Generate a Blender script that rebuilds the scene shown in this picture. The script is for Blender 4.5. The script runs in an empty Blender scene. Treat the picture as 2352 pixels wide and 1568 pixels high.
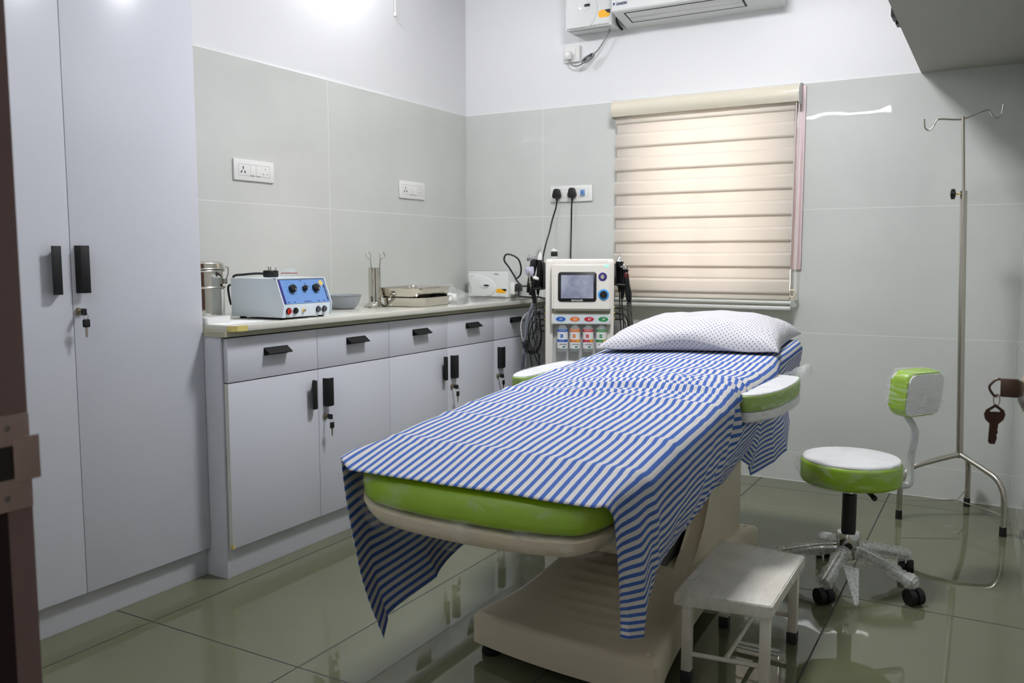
import bpy, bmesh, math, random
from mathutils import Vector, Matrix, noise
from math import sin, cos, pi, radians
random.seed(7)
S = bpy.context.scene
COL = S.collection

# ------------------------------------------------------------------ camera
cd = bpy.data.cameras.new('camera'); cam = bpy.data.objects.new('camera', cd); COL.objects.link(cam)
cd.sensor_width = 36.0; cd.sensor_fit = 'HORIZONTAL'
cd.lens = 36.0 * 1976.47 / 2352.0
cam.location = (2.8105, -4.3788, 1.1166)
cam.rotation_mode = 'XYZ'
cam.rotation_euler = (radians(90 - 5.59), radians(0.048), radians(29.708))
cd.clip_start = 0.03
cd.dof.use_dof = True; cd.dof.focus_distance = 3.1; cd.dof.aperture_fstop = 14
S.camera = cam
# ------------------------------------------------------------------ view + world
S.view_settings.view_transform = 'Standard'; S.view_settings.look = 'None'
S.view_settings.gamma = 1.0; S.view_settings.use_curve_mapping = False
S.view_settings.exposure = -0.10
W = bpy.data.worlds.new('world'); S.world = W; W.use_nodes = True
bgn = W.node_tree.nodes['Background']; bgn.inputs[0].default_value = (1.0, 0.965, 0.95, 1); bgn.inputs[1].default_value = 6.5
POW_TUBE = 42.0; POW_BULB = 240.0; POW_CEIL = 135.0; POW_FILL = 20.0

# ------------------------------------------------------------------ materials
def lin(c):
    return tuple((v/12.92 if v <= .04045 else ((v+.055)/1.055)**2.4) for v in [x/255. for x in c])
def mat(name, rgb, rough=.5, metal=0., spec=.5, coat=0., emit=None, es=0., trans=0., alpha=1., ior=1.45, coatr=.03):
    m = bpy.data.materials.new(name); m.use_nodes = True
    b = m.node_tree.nodes['Principled BSDF']
    b.inputs['Base Color'].default_value = (*lin(rgb), 1)
    b.inputs['Roughness'].default_value = rough; b.inputs['Metallic'].default_value = metal
    b.inputs['Specular IOR Level'].default_value = spec; b.inputs['Coat Weight'].default_value = coat
    b.inputs['Coat Roughness'].default_value = coatr
    b.inputs['Transmission Weight'].default_value = trans; b.inputs['Alpha'].default_value = alpha
    b.inputs['IOR'].default_value = ior
    if emit: b.inputs['Emission Color'].default_value = (*lin(emit), 1); b.inputs['Emission Strength'].default_value = es
    return m
def N(m, t, **k):
    n = m.node_tree.nodes.new(t)
    for a, v in k.items(): setattr(n, a, v)
    return n
def lk(m, a, b): m.node_tree.links.new(a, b)
def math_n(m, op, a, b=None, c=None):
    n = N(m, 'ShaderNodeMath', operation=op)
    for i, v in enumerate((a, b, c)):
        if v is None: continue
        if isinstance(v, (int, float)): n.inputs[i].default_value = v
        else: lk(m, v, n.inputs[i])
    return n.outputs[0]
def bsdf(m): return m.node_tree.nodes['Principled BSDF']
def add_bump(m, scale=20., strength=.1, dist=.002, detail=2., stretch=(1, 1, 1)):
    tc = N(m, 'ShaderNodeTexCoord'); mp = N(m, 'ShaderNodeMapping'); mp.inputs['Scale'].default_value = stretch
    nz = N(m, 'ShaderNodeTexNoise'); nz.inputs['Scale'].default_value = scale; nz.inputs['Detail'].default_value = detail
    bp = N(m, 'ShaderNodeBump'); bp.inputs['Strength'].default_value = strength; bp.inputs['Distance'].default_value = dist
    lk(m, tc.outputs['Object'], mp.inputs[0]); lk(m, mp.outputs[0], nz.inputs['Vector'])
    lk(m, nz.outputs['Fac'], bp.inputs['Height']); lk(m, bp.outputs[0], bsdf(m).inputs['Normal'])
    return nz
def vary(m, rgb2, scale=3., lo=.35, hi=.65, stretch=(1, 1, 1), detail=4.):
    b = bsdf(m); c1 = tuple(b.inputs['Base Color'].default_value)
    tc = N(m, 'ShaderNodeTexCoord'); mp = N(m, 'ShaderNodeMapping'); mp.inputs['Scale'].default_value = stretch
    nz = N(m, 'ShaderNodeTexNoise'); nz.inputs['Scale'].default_value = scale; nz.inputs['Detail'].default_value = detail
    mr = N(m, 'ShaderNodeMapRange'); mr.inputs[1].default_value = lo; mr.inputs[2].default_value = hi
    mx = N(m, 'ShaderNodeMix', data_type='RGBA'); mx.inputs[6].default_value = c1; mx.inputs[7].default_value = (*lin(rgb2), 1)
    lk(m, tc.outputs['Object'], mp.inputs[0]); lk(m, mp.outputs[0], nz.inputs['Vector']); lk(m, nz.outputs['Fac'], mr.inputs[0])
    lk(m, mr.outputs[0], mx.inputs[0]); lk(m, mx.outputs[2], b.inputs['Base Color'])
    return mx
def tile_mat(name, rgb, grout, axes, rough=.04, width=.0022, spec=.5, bump=.0, wave=6.):
    """axes: list of (axis index, offset, spacing); thin grout lines where a coordinate meets them"""
    m = mat(name, rgb, rough, spec=spec)
    tc = N(m, 'ShaderNodeTexCoord'); sp = N(m, 'ShaderNodeSeparateXYZ'); lk(m, tc.outputs['Object'], sp.inputs[0])
    tot = None
    for ax, off, spc in axes:
        v = math_n(m, 'SUBTRACT', sp.outputs[ax], off)
        v = math_n(m, 'PINGPONG', v, spc/2) if False else math_n(m, 'ABSOLUTE', math_n(m, 'SUBTRACT', math_n(m, 'FLOORED_MODULO', math_n(m, 'ADD', v, spc/2), spc), spc/2))
        k = math_n(m, 'LESS_THAN', v, width/2)
        tot = k if tot is None else math_n(m, 'MAXIMUM', tot, k)
    nz = N(m, 'ShaderNodeTexNoise'); nz.inputs['Scale'].default_value = 2.2; nz.inputs['Detail'].default_value = 6
    lk(m, tc.outputs['Object'], nz.inputs['Vector'])
    mr = N(m, 'ShaderNodeMapRange'); mr.inputs[1].default_value = .35; mr.inputs[2].default_value = .65
    mr.inputs[3].default_value = .96; mr.inputs[4].default_value = 1.03; lk(m, nz.outputs['Fac'], mr.inputs[0])
    base = N(m, 'ShaderNodeMix', data_type='RGBA', blend_type='MULTIPLY'); base.inputs[0].default_value = 1.
    base.inputs[6].default_value = (*lin(rgb), 1); lk(m, mr.outputs[0], base.inputs[7])
    mx = N(m, 'ShaderNodeMix', data_type='RGBA'); lk(m, tot, mx.inputs[0]); lk(m, base.outputs[2], mx.inputs[6])
    mx.inputs[7].default_value = (*lin(grout), 1); lk(m, mx.outputs[2], bsdf(m).inputs['Base Color'])
    rr = N(m, 'ShaderNodeMapRange'); lk(m, tot, rr.inputs[0]); rr.inputs[3].default_value = rough; rr.inputs[4].default_value = .7
    lk(m, rr.outputs[0], bsdf(m).inputs['Roughness'])
    if bump:
        n2 = N(m, 'ShaderNodeTexNoise'); n2.inputs['Scale'].default_value = wave; n2.inputs['Detail'].default_value = 1
        lk(m, tc.outputs['Object'], n2.inputs['Vector'])
        bp = N(m, 'ShaderNodeBump'); bp.inputs['Strength'].default_value = 1.; bp.inputs['Distance'].default_value = bump
        lk(m, n2.outputs['Fac'], bp.inputs['Height']); lk(m, bp.outputs[0], bsdf(m).inputs['Normal'])
    return m

M = {}
M['plaster'] = mat('plaster', (223, 223, 224), .38, spec=.35); add_bump(M['plaster'], 7, .25, .003)
M['ceiling'] = mat('ceiling_paint', (236, 236, 240), .7)
M['loft'] = mat('loft_paint', (176, 176, 168), .8)
M['tile_back'] = tile_mat('tile_back', (200, 203, 198), (220, 221, 216), [(2, .146, .6), (0, .517, 1.2)], .02, .0024, bump=.0010)
M['tile_left'] = tile_mat('tile_left', (200, 202, 197), (220, 221, 216), [(2, .146, .6), (1, -1.212, 1.2)], .03, .0024, bump=.0010)
M['tile_right'] = tile_mat('tile_right', (190, 193, 188), (222, 224, 215), [(2, .146, .6), (1, -1.3, 1.2)], .06, .003, bump=.001)
M['floor'] = tile_mat('floor_tile', (100, 103, 80), (36, 34, 30), [(0, .578, .603), (1, -.183, 1.2625)], .010, .0050, spec=.85, bump=.0001, wave=2.)
M['grout'] = mat('grout', (240, 242, 238), .6)  # extra white puts the light caught along the tile edge into the colour
M['laminate'] = mat('white_laminate', (204, 207, 214), .20, spec=.5); add_bump(M['laminate'], 6, .12, .0012)
M['laminate_edge'] = mat('laminate_edge', (214, 214, 208), .4)
M['carcass'] = mat('white_board', (206, 208, 214), .4)
M['gap'] = mat('dark_gap', (40, 36, 38), .9)
M['stone'] = mat('polished_stone', (206, 205, 194), .07, spec=.6)
M['stone_edge'] = mat('stone_edge', (176, 174, 150), .4)
M['black'] = mat('black_plastic', (24, 24, 25), .38); M['black_metal'] = mat('black_metal', (20, 20, 21), .5)
M['rubber'] = mat('black_rubber', (17, 17, 18), .6)
M['dkgrey'] = mat('charcoal_plastic', (52, 52, 54), .5)
M['cable'] = mat('black_cable', (18, 18, 20), .42); M['grey_cable'] = mat('grey_cable', (140, 143, 142), .5); M['white_cable'] = mat('white_cable', (225, 226, 226), .45)
M['steel'] = mat('polished_steel', (206, 202, 192), .07, 1.); add_bump(M['steel'], 11, .35, .006, 1.); M['steel_b'] = mat('brushed_steel', (196, 192, 182), .25, 1.)
M['chrome'] = mat('chrome', (225, 225, 225), .06, 1.)
M['nickel'] = mat('satin_nickel', (170, 160, 140), .3, 1.)
M['keymetal'] = mat('tarnished_key', (92, 76, 70), .42, .85)
M['white_plastic'] = mat('white_plastic', (226, 226, 222), .3); M['white_gloss'] = mat('white_gloss', (222, 224, 222), .12)
M['cream_plastic'] = mat('cream_plastic', (214, 204, 180), .42)
M['cream_shell'] = mat('cream_shell', (226, 214, 190), .38)
M['body_white'] = mat('machine_white', (226, 222, 214), .32)
M['body_grey'] = mat('machine_grey', (196, 198, 200), .35)
M['green'] = mat('green_leatherette', (138, 176, 22), .33, spec=.5)
add_bump(M['green'], 90, .1, .0006)
M['green_arm'] = mat('green_armrest', (136, 168, 58), .4)
M['seat_white'] = mat('white_leatherette', (214, 215, 216), .45)
M['paint_white'] = mat('white_painted_metal', (226, 224, 216), .45); vary(M['paint_white'], (214, 208, 194), 9)
M['grey_bowl'] = mat('grey_plastic', (150, 156, 162), .35)
M['device_white'] = mat('powder_white', (214, 224, 230), .4)
M['device_blue'] = mat('blue_panel', (108, 150, 208), .35); M['device_purple'] = mat('purple_strip', (48, 44, 120), .4)
M['ink'] = mat('dark_ink', (24, 36, 84), .5); M['blackink'] = mat('black_ink', (30, 30, 34), .5)
M['gold'] = mat('gold_sticker', (222, 190, 96), .35)
M['tape'] = mat('masking_tape', (216, 200, 118), .6)
M['orange'] = mat('orange_label', (244, 178, 24), .35)
M['red'] = mat('red_plastic', (206, 34, 28), .35); M['redline'] = mat('dark_red_ring', (150, 40, 44), .4)
M['jack_grey'] = mat('grey_jack', (96, 100, 112), .35)
M['paper'] = mat('white_paper', (232, 232, 230), .7)
M['film_green'] = mat('green_packet', (126, 196, 164), .4)
M['jamb'] = mat('brown_painted_jamb', (122, 104, 102), .45); add_bump(M['jamb'], 14, .3, .003)
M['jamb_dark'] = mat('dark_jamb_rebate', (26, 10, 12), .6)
M['strike'] = mat('worn_strike_plate', (156, 138, 134), .5)
M['door_wood'] = mat('brown_door', (110, 84, 74), .5)
M['pink'] = mat('pink_window_frame', (226, 204, 206), .35)
M['cassette'] = mat('cream_cassette', (216, 209, 190), .14, coat=.6)
M['rail'] = mat('pale_rail', (206, 208, 202), .3)
M['glass'] = mat('window_glass', (235, 240, 240), .25, trans=1.)
M['mild'] = mat('galvanized', (120, 120, 118), .5, .6)
M['lamp_glow'] = mat('lamp_glow', (255, 255, 255), .5, emit=(249, 250, 253), es=POW_TUBE)
M['bulb_glow'] = mat('bulb_glow', (255, 255, 255), .5, emit=(249, 250, 254), es=POW_BULB)
M['ceil_glow'] = mat('ceiling_panel_glow', (255, 255, 255), .5, emit=(249, 249, 253), es=POW_CEIL)
M['fill_glow'] = mat('jamb_fill_glow', (255, 255, 255), .5, emit=(255, 244, 232), es=POW_FILL)

def film_mat(name, tint, base_a=.12, hi_a=.6, scale=30., stretch=(1, 1, 1), rough=.15, thresh=(.5, .75), bump=.8, dist=.004):
    """clear cling film: mostly see-through, whitish creases with their highlights painted in as denser streaks"""
    m = bpy.data.materials.new(name); m.use_nodes = True; nt = m.node_tree; b = bsdf(m)
    b.inputs['Base Color'].default_value = (*lin(tint), 1); b.inputs['Roughness'].default_value = rough
    b.inputs['Specular IOR Level'].default_value = .8
    tc = N(m, 'ShaderNodeTexCoord'); mp = N(m, 'ShaderNodeMapping'); mp.inputs['Scale'].default_value = stretch
    nz = N(m, 'ShaderNodeTexNoise'); nz.inputs['Scale'].default_value = scale; nz.inputs['Detail'].default_value = 5; nz.inputs['Distortion'].default_value = 1.2
    lk(m, tc.outputs['Object'], mp.inputs[0]); lk(m, mp.outputs[0], nz.inputs['Vector'])
    mr = N(m, 'ShaderNodeMapRange'); mr.inputs[1].default_value = thresh[0]; mr.inputs[2].default_value = thresh[1]
    mr.inputs[3].default_value = base_a; mr.inputs[4].default_value = hi_a
    lk(m, nz.outputs['Fac'], mr.inputs[0]); lk(m, mr.outputs[0], b.inputs['Alpha'])  # opacity streaks stand in for glints along the creases
    bp = N(m, 'ShaderNodeBump'); bp.inputs['Strength'].default_value = bump; bp.inputs['Distance'].default_value = dist
    lk(m, nz.outputs['Fac'], bp.inputs['Height']); lk(m, bp.outputs[0], b.inputs['Normal'])
    return m
M['film'] = film_mat('cling_film', (246, 249, 246), .03, .36, 7, (1, 1, 2.5), .07, (.50, .72), .6, .006)
M['film_arm'] = film_mat('armrest_film', (242, 244, 242), .06, .42, 10, (1, 2, 6), .12, (.48, .75), .35, .003)
M['film_white'] = film_mat('film_over_white', (242, 242, 240), .06, .32, 14, (3, 1, 1), .14, (.48, .75), .30, .002)
M['film_clear'] = film_mat('clear_bag', (236, 240, 238), .10, .5, 12, (1, 1, 1), .1, (.5, .75), .9, .006)
M['clear'] = film_mat('clear_plastic', (225, 232, 230), .22, .4, 8, (1, 1, 1), .08, (.5, .8), .2, .002)
def bubble_mat():
    m = bpy.data.materials.new('bubble_wrap'); m.use_nodes = True; b = bsdf(m)
    b.inputs['Base Color'].default_value = (*lin((236, 238, 236)), 1); b.inputs['Roughness'].default_value = .2
    tc = N(m, 'ShaderNodeTexCoord'); v = N(m, 'ShaderNodeTexVoronoi'); v.inputs['Scale'].default_value = 110
    lk(m, tc.outputs['Object'], v.inputs['Vector'])
    mr = N(m, 'ShaderNodeMapRange'); mr.inputs[1].default_value = .2; mr.inputs[2].default_value = .7; mr.inputs[3].default_value = .30; mr.inputs[4].default_value = .44
    lk(m, v.outputs['Distance'], mr.inputs[0]); lk(m, mr.outputs[0], b.inputs['Alpha'])
    bp = N(m, 'ShaderNodeBump'); bp.inputs['Strength'].default_value = .25; bp.inputs['Distance'].default_value = .0012
    lk(m, v.outputs['Distance'], bp.inputs['Height']); lk(m, bp.outputs[0], b.inputs['Normal'])
    return m
M['bubble'] = bubble_mat()

def stripes_mat():
    m = mat('striped_cotton', (228, 227, 224), .85, spec=.2)
    uv = N(m, 'ShaderNodeUVMap'); sp = N(m, 'ShaderNodeSeparateXYZ'); lk(m, uv.outputs[0], sp.inputs[0])
    P = .0238
    nz = N(m, 'ShaderNodeTexNoise'); nz.inputs['Scale'].default_value = 260; nz.inputs['Detail'].default_value = 2; lk(m, uv.outputs[0], nz.inputs['Vector'])
    u = math_n(m, 'ADD', sp.outputs[0], math_n(m, 'MULTIPLY', math_n(m, 'SUBTRACT', nz.outputs['Fac'], .5), .0016))
    f = math_n(m, 'FRACT', math_n(m, 'DIVIDE', u, P))
    k = math_n(m, 'LESS_THAN', f, .47)
    blue = N(m, 'ShaderNodeMix', data_type='RGBA'); lk(m, nz.outputs['Fac'], blue.inputs[0])
    blue.inputs[6].default_value = (*lin((48, 82, 158)), 1); blue.inputs[7].default_value = (*lin((88, 122, 192)), 1)
    mx = N(m, 'ShaderNodeMix', data_type='RGBA'); lk(m, k, mx.inputs[0]); mx.inputs[6].default_value = (*lin((209, 207, 203)), 1)
    lk(m, blue.outputs[2], mx.inputs[7]); lk(m, mx.outputs[2], bsdf(m).inputs['Base Color'])
    # some light passes through thin cotton
    tr = N(m, 'ShaderNodeBsdfTranslucent'); lk(m, mx.outputs[2], tr.inputs[0])
    ms = N(m, 'ShaderNodeMixShader'); ms.inputs[0].default_value = .12
    lk(m, bsdf(m).outputs[0], ms.inputs[1]); lk(m, tr.outputs[0], ms.inputs[2])
    lk(m, ms.outputs[0], m.node_tree.nodes['Material Output'].inputs[0])
    bp = N(m, 'ShaderNodeBump'); bp.inputs['Strength'].default_value = .25; bp.inputs['Distance'].default_value = .0006
    lk(m, nz.outputs['Fac'], bp.inputs['Height']); lk(m, bp.outputs[0], bsdf(m).inputs['Normal'])
    return m
M['stripes'] = stripes_mat()
def dots_mat():
    m = mat('dotted_cotton', (222, 221, 222), .85, spec=.2)
    uv = N(m, 'ShaderNodeUVMap'); sp = N(m, 'ShaderNodeSeparateXYZ'); lk(m, uv.outputs[0], sp.inputs[0])
    P = .0185
    a = math_n(m, 'DIVIDE', math_n(m, 'ADD', sp.outputs[0], sp.outputs[1]), P); b = math_n(m, 'DIVIDE', math_n(m, 'SUBTRACT', sp.outputs[0], sp.outputs[1]), P)
    fa = math_n(m, 'SUBTRACT', math_n(m, 'FRACT', a), .5); fb = math_n(m, 'SUBTRACT', math_n(m, 'FRACT', b), .5)
    r = math_n(m, 'SQRT', math_n(m, 'ADD', math_n(m, 'MULTIPLY', fa, fa), math_n(m, 'MULTIPLY', fb, fb)))
    mr = N(m, 'ShaderNodeMapRange'); lk(m, r, mr.inputs[0]); mr.inputs[1].default_value = .14; mr.inputs[2].default_value = .24
    mr.inputs[3].default_value = 1; mr.inputs[4].default_value = 0
    mx = N(m, 'ShaderNodeMix', data_type='RGBA'); lk(m, mr.outputs[0], mx.inputs[0]); mx.inputs[6].default_value = (*lin((201, 200, 201)), 1)
    mx.inputs[7].default_value = (*lin((104, 110, 146)), 1); lk(m, mx.outputs[2], bsdf(m).inputs['Base Color'])
    return m
M['dots'] = dots_mat()
def blind_mat():
    m = mat('zebra_fabric', (236, 226, 206), .8, spec=.2)
    tc = N(m, 'ShaderNodeTexCoord'); mp = N(m, 'ShaderNodeMapping'); mp.inputs['Scale'].default_value = (3, 1, 160)
    nz = N(m, 'ShaderNodeTexNoise'); nz.inputs['Scale'].default_value = 3; lk(m, tc.outputs['Object'], mp.inputs[0]); lk(m, mp.outputs[0], nz.inputs['Vector'])
    mx = N(m, 'ShaderNodeMix', data_type='RGBA'); lk(m, nz.outputs['Fac'], mx.inputs[0]); mx.inputs[6].default_value = (*lin((248, 243, 230)), 1); mx.inputs[7].default_value = (*lin((254, 251, 242)), 1)
    lk(m, mx.outputs[2], bsdf(m).inputs['Base Color'])
    tr = N(m, 'ShaderNodeBsdfTranslucent'); tr.inputs[0].default_value = (*lin((255, 242, 232)), 1)
    ms = N(m, 'ShaderNodeMixShader'); ms.inputs[0].default_value = .34
    lk(m, bsdf(m).outputs[0], ms.inputs[1]); lk(m, tr.outputs[0], ms.inputs[2]); lk(m, ms.outputs[0], m.node_tree.nodes['Material Output'].inputs[0])
    return m
M['blind'] = blind_mat()

# ------------------------------------------------------------------ mesh helpers
ORG = {}
class B:
    """collects simple shapes; build() links them as one mesh object"""
    def __init__(s): s.bm = bmesh.new(); s.mats = []; s.cur = 0
    def m(s, key):
        if key not in s.mats: s.mats.append(key)
        s.cur = s.mats.index(key); return s
    def _tag(s, faces, smooth=False):
        for f in faces: f.material_index = s.cur; f.smooth = smooth
    def box(s, x0, x1, y0, y1, z0, z1, bev=0., seg=2, M4=None):
        c = Vector(((x0+x1)/2, (y0+y1)/2, (z0+z1)/2))
        mt = Matrix.Translation(c) @ Matrix.Diagonal((abs(x1-x0), abs(y1-y0), abs(z1-z0), 1))
        if M4 is not None: mt = M4 @ mt
        n0 = len(s.bm.verts); nf = set(s.bm.faces)
        r = bmesh.ops.create_cube(s.bm, size=1, matrix=mt)
        if bev > 0:
            es = list({e for v in r['verts'] for e in v.link_edges})
            bmesh.ops.bevel(s.bm, geom=es, offset=bev, segments=seg, profile=.5, affect='EDGES')
        s._tag([f for f in s.bm.faces if f not in nf], bev > 0)
        return s
    def faces(s, vs, fs, smooth=False):
        bv = [s.bm.verts.new(v) for v in vs]; out = []
        for f in fs:
            try: out.append(s.bm.faces.new([bv[i] for i in f]))
            except ValueError: pass
        s._tag(out, smooth); return s
    def prism(s, poly, axis, a, b, bev=0., seg=2, smooth=False, taper=None):
        """poly: list of 2D points; extruded along axis from a to b. axis 'x': (y,z); 'y': (x,z); 'z': (x,y)"""
        def mk(p, h):
            return {'x': (h, p[0], p[1]), 'y': (p[0], h, p[1]), 'z': (p[0], p[1], h)}[axis]
        nf = set(s.bm.faces); n = len(poly)
        q = poly if taper is None else taper
        va = [s.bm.verts.new(mk(p, a)) for p in poly]; vb = [s.bm.verts.new(mk(p, b)) for p in q]
        f1 = s.bm.faces.new(va); f2 = s.bm.faces.new(vb[::-1]); sd = []
        for i in range(n): sd.append(s.bm.faces.new([va[(i+1) % n], va[i], vb[i], vb[(i+1) % n]]))
        if bev > 0:
            es = list(f1.edges) + list(f2.edges)
            bmesh.ops.bevel(s.bm, geom=es, offset=bev, segments=seg, profile=.5, affect='EDGES')
        new = [f for f in s.bm.faces if f not in nf]
        bmesh.ops.recalc_face_normals(s.bm, faces=new)
        s._tag(new, smooth or bev > 0); return s
    def lathe(s, prof, c=(0, 0, 0), seg=32, M4=None, cap=True):
        """prof: (radius, height) list about local z"""
        nf = set(s.bm.faces); T = Matrix.Translation(Vector(c)) @ (M4 or Matrix())
        rings = []
        for r, h in prof:
            if r < 1e-6: rings.append([s.bm.verts.new(T @ Vector((0, 0, h)))])
            else: rings.append([s.bm.verts.new(T @ Vector((r*cos(2*pi*i/seg), r*sin(2*pi*i/seg), h))) for i in range(seg)])
        for a, b in zip(rings, rings[1:]):
            for i in range(seg):
                j = (i+1) % seg
                if len(a) == 1 and len(b) == 1: continue
                if len(a) == 1: s.bm.faces.new([a[0], b[i], b[j]])
                elif len(b) == 1: s.bm.faces.new([a[i], b[0], a[j]])
                else: s.bm.faces.new([a[i], b[i], b[j], a[j]])
        if cap:
            if len(rings[0]) > 1: s.bm.faces.new(rings[0][::-1])
            if len(rings[-1]) > 1: s.bm.faces.new(rings[-1])
        new = [f for f in s.bm.faces if f not in nf]; bmesh.ops.recalc_face_normals(s.bm, faces=new)
        s._tag(new, True); return s
    def cyl(s, p, q, r, r2=None, seg=20):
        p, q = Vector(p), Vector(q); d = q-p; R = d.to_track_quat('Z', 'Y').to_matrix().to_4x4(); L = d.length
        r2 = r if r2 is None else r2
        return s.lathe([(r, 0), (r2, L)], p, seg, R)
    def tube(s, pts, r, seg=10, smooth=True, n=8, rf=None, closed=False):
        P = [Vector(p) for p in pts]
        if n > 1 and len(P) > 2: P = catmull(P, n, closed)
        nf = set(s.bm.faces); rings = []; up = None; K = len(P)
        for i, p in enumerate(P):
            if closed: t = P[(i+1) % K] - P[i-1]
            else: t = P[min(i+1, K-1)] - P[max(i-1, 0)]
            if t.length < 1e-9: t = Vector((0, 0, 1))
            t.normalize()
            if up is None:
                up = t.cross(Vector((0, 0, 1)));
                if up.length < .1: up = t.cross(Vector((1, 0, 0)))
            up = (up - t*up.dot(t)).normalized(); w = t.cross(up)
            rr = r if rf is None else rf(i/(K-1), i)
            rings.append([s.bm.verts.new(p + (up*cos(2*pi*k/seg) + w*sin(2*pi*k/seg))*rr) for k in range(seg)])
        pairs = list(zip(rings, rings[1:])) + ([(rings[-1], rings[0])] if closed else [])
        for a, b in pairs:
            for k in range(seg): s.bm.faces.new([a[k], a[(k+1) % seg], b[(k+1) % seg], b[k]])
        if not closed: s.bm.faces.new(rings[0][::-1]); s.bm.faces.new(rings[-1])
        new = [f for f in s.bm.faces if f not in nf]; bmesh.ops.recalc_face_normals(s.bm, faces=new)
        s._tag(new, smooth); return s
    def slab(s, outline, z0, z1, zf=None, round_=.02, seg=4, inner=10, belly=0.):
        """cushion: outline (x,y) extruded z0..z1 with rounded rims, zf(x,y) lifts it; top is gridded by shrinking rings"""
        cx = sum(p[0] for p in outline)/len(outline); cy = sum(p[1] for p in outline)/len(outline)
        zf = zf or (lambda x, y: 0.)
        n = len(outline); H = z1-z0; nf = set(s.bm.faces); rings = []
        nrm = []
        for i in range(n):
            a = Vector(outline[i-1]); b = Vector(outline[(i+1) % n]); t = (b-a).normalized(); nrm.append(Vector((t.y, -t.x)))
        area = sum(outline[i][0]*outline[(i+1) % n][1]-outline[(i+1) % n][0]*outline[i][1] for i in range(n))
        sg = 1 if area > 0 else -1
        def ring(inset, z, k=1.):
            out = []
            for i, p in enumerate(outline):
                q = Vector(p) - sg*nrm[i]*inset
                q = Vector((cx, cy)) + (q-Vector((cx, cy)))*k
                out.append(s.bm.verts.new((q.x, q.y, z + zf(q.x, q.y))))
            rings.append(out)
        r = min(round_, H/2)
        for k in range(inner-1, 0, -1): ring(r, z0, .02 + .98*(inner-k)/inner)
        for a in range(seg+1):
            th = pi/2*a/seg; ring(r*(1-sin(th)), z0 + r*(1-cos(th)))
        for a in range(seg+1):
            th = pi/2*a/seg; ring(r*(1-cos(th)), z1 - r + r*sin(th))
        for k in range(1, inner): 
            kk = 1-.98*k/inner; ring(r, z1 + belly*(1-kk*kk), kk)
        for a, b in zip(rings, rings[1:]):
            for i in range(n): s.bm.faces.new([a[i], a[(i+1) % n], b[(i+1) % n], b[i]])
        s.bm.faces.new(rings[0][::-1]); s.bm.faces.new(rings[-1])
        new = [f for f in s.bm.faces if f not in nf]; bmesh.ops.recalc_face_normals(s.bm, faces=new)
        s._tag(new, True); return s
    def build(s, name, mk=None, parent=None, local=False, loc=None, sub=0, solid=0., sharp=35):
        me = bpy.data.meshes.new(name)
        off = ORG.get(parent.name, Vector()) if (parent is not None and not local) else (Vector(loc) if loc is not None else Vector())
        if off.length: bmesh.ops.translate(s.bm, verts=s.bm.verts, vec=-off)
        s.bm.to_mesh(me); s.bm.free()
        keys = s.mats if s.mats else [mk]
        for k in keys: me.materials.append(M[k] if isinstance(k, str) else k)
        o = bpy.data.objects.new(name, me); COL.objects.link(o)
        if any(p.use_smooth for p in me.polygons):
            try: me.set_sharp_from_angle(angle=radians(sharp))
            except Exception: pass
        if parent is not None:
            o.parent = parent; ORG[o.name] = ORG.get(parent.name, Vector())
        else:
            o.location = off; ORG[o.name] = off
        if solid: md = o.modifiers.new('thickness', 'SOLIDIFY'); md.thickness = solid; md.offset = 0
        if sub: md = o.modifiers.new('subdivision', 'SUBSURF'); md.levels = sub; md.render_levels = sub
        return o
def catmull(P, n, closed=False):
    out = []; K = len(P)
    rng = range(K if closed else K-1)
    for i in rng:
        p1, p2 = P[i], P[(i+1) % K]
        if closed: p0, p3 = P[i-1], P[(i+2) % K]
        else:
            p0 = P[i-1] if i else p1*2-p2; p3 = P[i+2] if i+2 < K else p2*2-p1
        for k in range(n):
            t = k/n
            out.append(.5*((2*p1) + (-p0+p2)*t + (2*p0-5*p1+4*p2-p3)*t*t + (-p0+3*p1-3*p2+p3)*t*t*t))
    if not closed: out.append(P[-1])
    return out
def tag(o, label, cat, group=None):
    o['label'] = label; o['category'] = cat
    if group: o['group'] = group
    return o
def thing(name, label, cat, loc=(0, 0, 0), rz=0., group=None):
    o = bpy.data.objects.new(name, None); COL.objects.link(o); o.location = loc; o.rotation_euler = (0, 0, rz)
    o.empty_display_size = .05; ORG[o.name] = Vector(loc); return tag(o, label, cat, group)
def struct(o): o['kind'] = 'structure'; return o
def copy_tree(o, parent=None, label=None):
    c = o.copy(); COL.objects.link(c)
    if parent is not None: c.parent = parent
    for ch in list(o.children): copy_tree(ch, c)
    if label: c['label'] = label
    return c
def text_mesh(name, txt, size, mk, M4, parent, ext=.0003, align='CENTER', shear=0., squash=1., bold=0., local=False):
    cu = bpy.data.curves.new(name, 'FONT'); cu.body = txt; cu.size = size; cu.extrude = ext; cu.align_x = align; cu.align_y = 'CENTER'
    cu.shear = shear; cu.offset = bold; cu.resolution_u = 3
    t = bpy.data.objects.new(name+'_tmp', cu); COL.objects.link(t)
    dg = bpy.context.evaluated_depsgraph_get(); me = bpy.data.meshes.new_from_object(t.evaluated_get(dg))
    bpy.data.objects.remove(t); bpy.data.curves.remove(cu)
    me.name = name
    if squash != 1: me.transform(Matrix.Diagonal((squash, 1, 1, 1)))
    me.transform(M4)
    if not local: me.transform(Matrix.Translation(-ORG.get(parent.name, Vector())))
    me.materials.clear(); me.materials.append(M[mk])
    o = bpy.data.objects.new(name, me); COL.objects.link(o); o.parent = parent; ORG[o.name] = ORG.get(parent.name, Vector()); return o
def frame_m(origin, xdir, ydir):
    x = Vector(xdir).normalized(); y = Vector(ydir).normalized(); z = x.cross(y)
    m = Matrix((x, y, z)).transposed().to_4x4(); m.translation = Vector(origin); return m
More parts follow.
